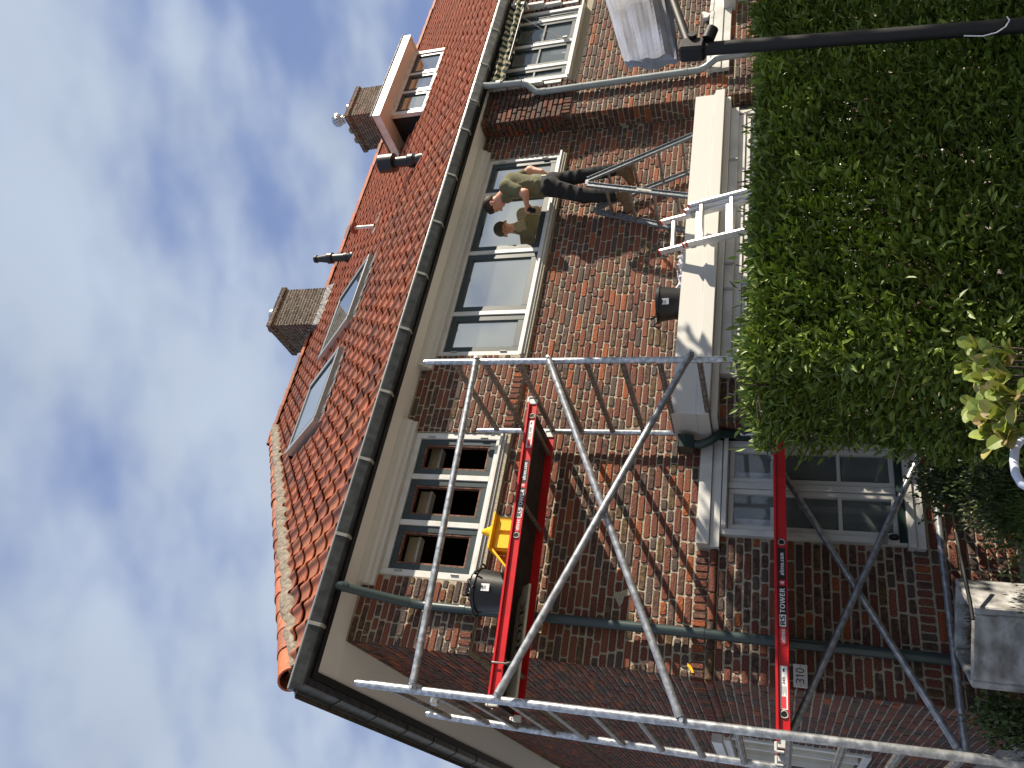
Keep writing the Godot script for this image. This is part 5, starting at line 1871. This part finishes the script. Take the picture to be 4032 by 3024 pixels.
func scatter(called: String, parent: Node3D, mesh: Mesh, m: Material, places: Array, colors: Array) -> void:
	var mm := MultiMesh.new()
	mm.transform_format = MultiMesh.TRANSFORM_3D
	mm.use_colors = true
	mm.mesh = mesh
	mm.instance_count = places.size()
	for i in places.size():
		mm.set_instance_transform(i, places[i])
		mm.set_instance_color(i, colors[i])
	var o := MultiMeshInstance3D.new()
	o.name = called
	o.multimesh = mm
	o.material_override = m
	parent.add_child(o, true)
	o.set_meta("kind", "stuff")

func green(a: Color, b: Color) -> Color:
	var c := a.lerp(b, rng.randf())
	var k := rng.randf_range(0.8, 1.2)
	return Color(c.r * k, c.g * k, c.b * k)

func build_hedge() -> void:
	var hd := thing("hedge", "clipped green privet hedge in front of the bay window", "hedge", Vector3(0.66, 0, 2.3))
	var x1 := 5.2
	var top := 1.70
	var dep := 0.85
	var st := mb()
	# twigs inside
	for k in 260:
		var x := rng.randf_range(0.35, x1)
		var z := rng.randf_range(0.15, dep - 0.12)
		var pts := [Vector3(x, 0, z)]
		for q in 5:
			pts.append(pts[q] + Vector3(rng.randf_range(-0.07, 0.07), top / 5.4, rng.randf_range(-0.06, 0.06)))
		tube(st, pts, [0.016, 0.013, 0.010, 0.008, 0.006, 0.004], 5, false)
	obj("stems", st, M.bark, hd).set_meta("kind", "stuff")
	var n := FastNoiseLite.new()
	n.seed = 5
	n.frequency = 1.7
	var lm := leaf_mesh(0.058, 0.021)
	var places := []
	var cols := []
	var lo := Color(0.076, 0.122, 0.015)
	var hi := Color(0.150, 0.205, 0.028)
	for k in 128000:
		var r := rng.randf()
		var p: Vector3
		var nn: Vector3
		var deep := absf(rng.randfn(0.0, 0.10)) if k % 6 else rng.randf_range(0.1, 0.4)
		if r < 0.60:
			p = Vector3(rng.randf_range(0, x1), rng.randf_range(0.15, top), dep)
			nn = Vector3(0, 0.1, 1)
		elif r < 0.84:
			p = Vector3(rng.randf_range(0, x1), top, rng.randf_range(0, dep))
			nn = Vector3(0, 1, 0)
		elif r < 0.93:
			p = Vector3(0, rng.randf_range(0.15, top), rng.randf_range(0, dep))
			nn = Vector3(-1, 0.1, 0)
		else:
			p = Vector3(rng.randf_range(0, x1), rng.randf_range(0.3, top), rng.randf_range(0, dep * 0.5))
			nn = Vector3(0, 0.1, -1)
		var bulge := n.get_noise_3d(p.x * 1.0, p.y * 1.0, p.z * 1.0) * 0.10 + n.get_noise_3d(p.x * 3.1, p.y * 3.1, p.z * 3.1) * 0.06
		if nn.y > 0.5: bulge += clampf((p.x - 0.5) * -0.03, -0.03, 0.05)
		var tall := rng.randf() < 0.05
		p += nn * (bulge - deep + (rng.randf() * 0.09 if tall else 0.0))
		p.x = maxf(p.x, -0.12 + 0.22 * rng.randf() + (1.0 - p.y) * -0.06)
		var d := (nn * 0.9 + Vector3(rng.randfn(0, 0.55), rng.randfn(0.35, 0.5), rng.randfn(0, 0.55))).normalized()
		places.append(Transform3D(aim(d, rng.randf_range(-1.2, 1.2)).scaled(Vector3.ONE * rng.randf_range(0.62, 1.12)), p))
		var c := green(lo, hi)
		if rng.randf() < 0.10: c = green(Color(0.12, 0.18, 0.03), Color(0.20, 0.25, 0.04))   # young leaves
		cols.append(c)
	# the nearest leaves, one by one
	var order := []
	for i in places.size():
		var w: Vector3 = places[i].origin + hd.position
		order.append([size_seen(w, Vector3.BACK, 1.0) if places[i].origin.z > dep - 0.05 or places[i].origin.x < 0.1 else 0.0, i])
	order.sort_custom(func(a, b): return a[0] > b[0])
	var own := {}
	var shades := []
	for k in 8:
		var c := green(lo, hi)
		var m := mat("hedge_leaf_%d" % k, Color(c.r, c.g, c.b).linear_to_srgb(), 0.5)
		m.backlight_enabled = true
		m.backlight = Color(0.35, 0.42, 0.12)
		shades.append(m)
	for k in 300:
		var i: int = order[k * 3][1]
		own[i] = true
		mi("leaf", lm, shades[k % 8], hd, places[i])
	var pl2 := []
	var co2 := []
	for i in places.size():
		if not own.has(i):
			pl2.append(places[i])
			co2.append(cols[i])
	scatter("foliage", hd, lm, M.leaf, pl2, co2)
	# shoots that stand out over the top and the end
	st = mb()
	for k in 70:
		var x := rng.randf_range(-0.05, x1)
		var b := Vector3(x, top - 0.05, rng.randf_range(0.1, dep))
		if k < 16: b = Vector3(0.0, rng.randf_range(0.7, top), rng.randf_range(0.2, dep))
		var dirv := Vector3(rng.randf_range(-0.5, 0.5), 1.0, rng.randf_range(-0.4, 0.4)) if k >= 16 else Vector3(-1.0, rng.randf_range(-0.2, 0.5), rng.randf_range(-0.3, 0.3))
		var l := rng.randf_range(0.08, 0.17)
		tube(st, [b, b + dirv.normalized() * l], 0.0025, 5, false)
	obj("shoots", st, M.bark, hd).set_meta("kind", "stuff")

func bush(called: String, label: String, at: Vector3, rad: Vector3, count: int, lm: Mesh, lo: Color, hi: Color, group := "") -> Node3D:
	var b := thing(called, label, "shrub", at, group)
	var st := mb()
	var ends := []
	for k in 26:
		var d := Vector3(rng.randfn(0, 0.5), rng.randf_range(0.5, 1.0), rng.randfn(0, 0.5)).normalized()
		var e := Vector3(d.x * rad.x, d.y * rad.y * 1.5, d.z * rad.z)
		ends.append(e)
		tube(st, [Vector3.ZERO, e * 0.5 + Vector3(rng.randf_range(-0.03, 0.03), 0.02, 0), e], [0.009, 0.006, 0.003], 5, false)
	obj("stems", st, M.bark, b)
	var places := []
	var cols := []
	for k in count:
		var e: Vector3 = ends[rng.randi() % ends.size()] * rng.randf_range(0.35, 1.05)
		var p := e + Vector3(rng.randfn(0, 0.18) * rad.x, rng.randfn(0, 0.14) * rad.y, rng.randfn(0, 0.18) * rad.z)
		var d := (p + Vector3(rng.randfn(0, 0.2), rng.randfn(0.1, 0.2), rng.randfn(0, 0.2))).normalized()
		places.append(Transform3D(aim(d, rng.randf_range(-2, 2)).scaled(Vector3.ONE * rng.randf_range(0.6, 1.15)), p))
		cols.append(green(lo, hi))
	scatter("foliage", b, lm, M.leaf, places, cols)
	return b

func tree(label: String, at: Vector3, trunk_h: float, crown: Vector3, rad: Vector3, count: int) -> void:
	var t := thing("tree", label, "tree", at)
	var st := mb()
	tube(st, [Vector3.ZERO, Vector3(0.04, trunk_h * 0.5, 0), Vector3(0, trunk_h, 0.03), crown + Vector3(0, rad.y * 0.3, 0)], [0.14, 0.11, 0.09, 0.03], 10, false)
	for k in 14:
		var d := Vector3(rng.randfn(0, 1), rng.randf_range(-0.2, 1.0), rng.randfn(0, 1)).normalized()
		tube(st, [Vector3(0, trunk_h * rng.randf_range(0.8, 1.05), 0), crown * 0.6 + d * rad * 0.3 + Vector3(0, trunk_h * 0.3, 0), crown + d * rad * 0.8], [0.05, 0.03, 0.012], 6, false)
	obj("trunk", st, M.bark, t)
	var lm := leaf_mesh(0.12, 0.075)
	var places := []
	var cols := []
	var clumps := []
	for k in 60:
		var d := Vector3(rng.randfn(0, 1), rng.randfn(0, 1), rng.randfn(0, 1)).normalized() * pow(rng.randf(), 0.4)
		clumps.append(crown + d * rad * 0.85)
	for k in count:
		var c: Vector3 = clumps[rng.randi() % clumps.size()]
		var p := c + Vector3(rng.randfn(0, 0.16) * rad.x, rng.randfn(0, 0.13) * rad.y, rng.randfn(0, 0.16) * rad.z)
		places.append(Transform3D(aim(Vector3(rng.randfn(0, 1), rng.randfn(-0.2, 0.6), rng.randfn(0, 1)), rng.randf_range(-2, 2)).scaled(Vector3.ONE * rng.randf_range(0.7, 1.2)), p))
		cols.append(green(Color(0.035, 0.075, 0.014), Color(0.08, 0.14, 0.025)))
	scatter("crown", t, lm, M.leaf, places, cols)

func build_garden() -> void:
	build_hedge()
	# parasol: pole, elbow, arm and the gathered cloth
	var po := thing("parasol", "black framed cantilever parasol with its pale cloth gathered along the arm", "parasol")
	var PZ := 3.72
	var a := onz(4032, 100, PZ)
	var b := onz(2745, 195, PZ)
	var foot := a + (a - b) / (b.y - a.y) * (a.y - 0.0)
	var st := mb()
	tube(st, [foot, b + (b - a).normalized() * 0.05], 0.0305, 20)
	obj("pole", st, M.pole_black, po)
	st = mb()
	var ud := (b - a).normalized()
	box(st, b + ud * 0.02, Vector3(0.085, 0.12, 0.085), Basis(ud.cross(Vector3.BACK).normalized() * -1.0, ud, Vector3.BACK).orthonormalized(), 0.012)
	tube(st, [b + Vector3(0.02, -0.05, 0.03), b + Vector3(0.07, -0.07, 0.05)], 0.03, 12)
	tube(st, [b + Vector3(0.04, 0.02, -0.05), b + Vector3(0.04, 0.02, 0.06)], 0.02, 12)
	obj("elbow", st, M.pole_black, po)
	st = mb()
	tube(st, [onz(3965, 66, PZ + 0.04), onz(3975, 80, PZ + 0.045), onz(3960, 105, PZ + 0.04), onz(3925, 128, PZ + 0.03), onz(3870, 142, PZ + 0.02), onz(3795, 141, PZ + 0.02)], 0.0028, 6)
	obj("cable_tie", st, M.sticker, po)
	var arm := onz(2655, -30, PZ)
	st = mb()
	tube(st, [b + ud * 0.03, arm + (arm - b) * 2.2], 0.021, 16)
	obj("arm", st, M.pole_black, po)
	# gathered cloth: a long folded bundle, hem at its left end
	var c0 := onz(2462, 255, PZ - 0.10)
	var c1 := onz(2675, 238, PZ - 0.10)
	var d0 := onz(2388, -5, PZ - 0.10)
	var d1 := onz(2640, -5, PZ - 0.10)
	st = mb()
	var nu := 40
	var nv := 60
	var at := func(u: float, v: float) -> Vector3:   # u along the arm (0 at the hem), v round the bundle
		var lo2: Vector3 = c1.lerp(d1, u)
		var hi2: Vector3 = c0.lerp(d0, u)
		var ctr := (lo2 + hi2) * 0.5
		var up2 := (hi2 - lo2) * 0.5
		var ang := v * TAU
		var rip := 0.008 * sin(v * 61.0 + u * 2.0) + 0.013 * sin(v * 23.0 + u * 1.3) + 0.003 * sin(v * 120.0 + u * 5.0)
		rip *= 0.35 + 0.65 * minf(1.0, u * 2.0 + 0.45)
		var hem := 0.008 * sin(v * 40.0) if u < 0.01 else 0.0
		return ctr + up2 * cos(ang) * (1.0 + rip * 3.0) + Vector3(-0.12, 0, 0.75).normalized() * ((0.035 + 0.10 * minf(1.0, u * 1.6)) * sin(ang) + rip) + Vector3(hem, 0, 0)
	for i in nu:
		for j in nv:
			var u0 := float(i) / nu * 2.4
			var u1 := float(i + 1) / nu * 2.4
			var v0 := float(j) / nv
			var v1 := float(j + 1) / nv
			var q := [at.call(u0, v0), at.call(u1, v0), at.call(u1, v1), at.call(u0, v1)]
			var mid: Vector3 = (c0 + c1) * 0.5
			quad(st, q[0], q[1], q[2], q[3], (q[0] + q[2]) * 0.5 - mid.lerp((d0 + d1) * 0.5, u0))
	for j in nv:
		tri(st, (c0 + c1) * 0.5, at.call(0.0, float(j) / nv), at.call(0.0, float(j + 1) / nv), Vector3.LEFT)
	obj("cloth", st, M.canopy_cloth, po)
	# concrete planter
	var corners := []
	for q in [[3757, 2262], [3833, 2392], [3826, 2713], [3758, 2575]]:
		var r := ray(q[0], q[1])
		corners.append(EYE + r * ((0.52 - EYE.y) / r.y))
	var ctr: Vector3 = (corners[0] + corners[1] + corners[2] + corners[3]) * 0.25
	var pl := thing("planter", "square grey concrete planter with dry straw beside the brick corner", "planter", Vector3(ctr.x, 0, ctr.z))
	var e: Vector3 = (corners[1] - corners[2])
	e.y = 0
	e = e.normalized()
	var f := Vector3.UP.cross(e)
	var hw := 0.25
	st = mb()
	for s in [[e, f], [-e, f], [f, e], [-f, e]]:
		var side: Vector3 = s[0]
		box(st, side * (hw - 0.0225) + Vector3(0, 0.26, 0), Vector3(0.045, 0.52, hw * 2.0 - (0.0 if absf(side.dot(e)) > 0.5 else 0.092)), Basis(side, Vector3.UP, side.cross(Vector3.UP)).orthonormalized(), 0.008)
	obj("wall", st, M.concrete, pl)
	st = mb()
	box(st, Vector3(0, 0.40, 0), Vector3(hw * 2.0 - 0.1, 0.04, hw * 2.0 - 0.1), Basis(e, Vector3.UP, e.cross(Vector3.UP)).orthonormalized(), 0.005)
	obj("soil", st, M.straw, pl)
	st = mb()
	for k in 420:
		var u := rng.randf_range(-0.19, 0.19)
		var v := rng.randf_range(-0.19, 0.19)
		var o2 := e * u + f * v + Vector3(0, 0.42, 0)
		tube(st, [o2, o2 + Vector3(rng.randfn(0, 0.03), rng.randf_range(0.01, 0.07), rng.randfn(0, 0.03))], 0.002, 3, false)
	var straw := obj("straw", st, M.straw, pl)
	straw.set_meta("kind", "stuff")
	var cb := thing("cable", "thin black cable hanging over the edge of the concrete planter", "cable")
	st = mb()
	var cp := []
	for q in [[3765, 2100], [3788, 2215], [3805, 2300], [3820, 2370], [3831, 2440]]:
		var r := ray(q[0], q[1])
		cp.append(EYE + r * ((0.56 - EYE.y) / r.y))
	tube(st, cp, 0.011, 8)
	obj("cord", st, M.cable_black, cb)
	# low plants at the foot of the wall
	var small := leaf_mesh(0.035, 0.022)
	bush("ivy_shrub", "low dark leafy shrub against the wall under the window", Vector3(1.45, 0, 0.55), Vector3(0.45, 0.42, 0.35), 5200, small, Color(0.022, 0.045, 0.012), Color(0.055, 0.085, 0.022))
	bush("ivy_shrub", "low leafy shrub between the hedge end and the concrete planter", Vector3(1.05, 0, 1.25), Vector3(0.42, 0.34, 0.40), 5200, small, Color(0.03, 0.05, 0.012), Color(0.075, 0.10, 0.025))
	bush("ivy_shrub", "small weeds growing behind the concrete planter near the corner", Vector3(-0.12, 0, 0.35), Vector3(0.22, 0.30, 0.22), 1500, small, Color(0.03, 0.06, 0.014), Color(0.08, 0.12, 0.03))
	bush("ivy_shrub", "leafy sprig in front of the concrete planter", Vector3(0.12, 0, 1.5), Vector3(0.30, 0.22, 0.25), 900, small, Color(0.03, 0.06, 0.014), Color(0.08, 0.12, 0.03))
	var gr := thing("grass_tuft", "wispy long grass beside the concrete planter", "grass", Vector3(0.72, 0.0, 1.45))
	st = mb()
	for k in 900:
		var o3 := Vector3(rng.randfn(0, 0.16), 0, rng.randfn(0, 0.16))
		var dr := Vector3(rng.randfn(-0.1, 0.35), 1.0, rng.randfn(0, 0.35))
		var l := rng.randf_range(0.2, 0.52)
		var p1 := o3 + dr.normalized() * l * 0.6
		var p2 := p1 + (dr + Vector3(rng.randfn(0, 0.5), -0.5, rng.randfn(0, 0.5))).normalized() * l * 0.5
		tri(st, o3 + Vector3(0.003, 0, 0), o3 - Vector3(0.003, 0, 0), p1, Vector3.BACK)
		tri(st, p1 + Vector3(0.0025, 0, 0), p1 - Vector3(0.0025, 0, 0), p2, Vector3.BACK)
	var gm := mat("grass_blade", Color(0.30, 0.38, 0.14), 0.7)
	gm.backlight_enabled = true
	gm.backlight = Color(0.3, 0.35, 0.1)
	obj("blades", st, gm, gr).set_meta("kind", "stuff")
	# rosette shrub near the camera, leaf by leaf
	var ro := thing("rosette_shrub", "shrub with rosettes of yellow green spoon shaped leaves beside the hedge end", "shrub", Vector3(-0.02, 0, 3.95))
	var spoon := spoon_leaf(0.082, 0.036)
	var tones := []
	for c in [Color(0.47, 0.52, 0.18), Color(0.40, 0.46, 0.15), Color(0.52, 0.50, 0.24), Color(0.50, 0.42, 0.28), Color(0.36, 0.43, 0.14)]:
		var m := mat("spoon_leaf_%d" % tones.size(), c, 0.55)
		m.backlight_enabled = true
		m.backlight = Color(0.4, 0.42, 0.15)
		tones.append(m)
	var stems := mb()
	for q in [[3905, 1365, 4.0], [3960, 1420, 4.05], [3925, 1500, 4.0], [3990, 1480, 4.1], [3885, 1590, 3.9], [3960, 1575, 4.05], [3930, 1660, 4.0], [3995, 1640, 4.1], [3965, 1735, 4.0], [4015, 1560, 4.15], [4010, 1400, 4.1], [4025, 1700, 4.1], [3880, 1440, 3.95]]:
		var o4: Vector3 = onz(q[0], q[1], q[2]) - ro.position
		tube(stems, [Vector3(0.1, 0, 0.05), Vector3(o4.x * 0.6, o4.y * 0.5, o4.z * 0.6), o4], [0.012, 0.008, 0.004], 6, false)
		var ax := Vector3(rng.randfn(-0.2, 0.25), 1.0, rng.randfn(0.45, 0.25)).normalized()
		for k in 10:
			var an := TAU * k / 10.0 + rng.randf_range(-0.2, 0.2)
			var bs := aim(ax, 0.0)
			var tilt := rng.randf_range(0.45, 1.25) if k % 3 else rng.randf_range(0.1, 0.5)
			var dr := (bs.x * cos(an) + bs.y * sin(an)) * sin(tilt) + ax * cos(tilt)
			var lb := aim(dr, 0.0)
			# upper face turned to the middle of the rosette
			var want := (ax - dr * ax.dot(dr)).normalized()
			lb = Basis(want.cross(dr).normalized(), want, dr)
			mi("leaf", spoon, tones[rng.randi() % tones.size()], ro, Transform3D(lb.scaled(Vector3.ONE * rng.randf_range(0.65, 1.1)), o4))
	obj("stems", stems, M.bark, ro)
	# pale chair back at the edge of the picture
	var ch := thing("garden_chair", "garden chair with pale rounded tube back beside the rosette shrub", "chair")
	st = mb()
	var cpts := []
	for q in [[4120, 1722], [4060, 1724], [4018, 1735], [3997, 1765], [3992, 1815], [3999, 1865], [4022, 1905], [4065, 1930], [4120, 1938]]:
		cpts.append(onz(q[0], q[1], 4.05))
	tube(st, cpts, 0.010, 12)
	obj("back_tube", st, M.pale_tube, ch)
	st = mb()
	var m0: Vector3 = cpts[0]
	var m1: Vector3 = cpts[8]
	for q in [m0, m1]:
		tube(st, [q, Vector3(q.x, 0.0, q.z)], 0.010, 12)
		tube(st, [Vector3(q.x, 0.43, q.z), Vector3(q.x + 0.02, 0.43, q.z + 0.4), Vector3(q.x + 0.02, 0.0, q.z + 0.42)], 0.010, 12)
	obj("leg", st, M.pale_tube, ch)
	st = mb()
	box(st, Vector3((m0.x + m1.x) * 0.5, 0.44, m0.z + 0.2), Vector3(absf(m0.x - m1.x) + 0.02, 0.02, 0.40), Basis(), 0.006)
	obj("seat", st, M.pale_tube, ch)
	# trees beside the garden, out of the picture, that shade the hedge and the foot of the wall
	tree("leafy garden tree beyond the parasol shading the foot of the wall", Vector3(5.75, 0, 3.3), 2.9, Vector3(0, 4.4, 0), Vector3(0.85, 0.95, 0.8), 5200)
	tree("broad leafy tree beside the garden shading the hedge", Vector3(8.6, 0, 6.6), 2.2, Vector3(0, 3.55, 0), Vector3(2.4, 1.8, 1.9), 12500)
	tree("leafy tree behind the photographer mirrored in the upstairs window", Vector3(10.6, 0, 12.0), 4.0, Vector3(0, 7.0, 0), Vector3(1.5, 1.9, 1.5), 5000)
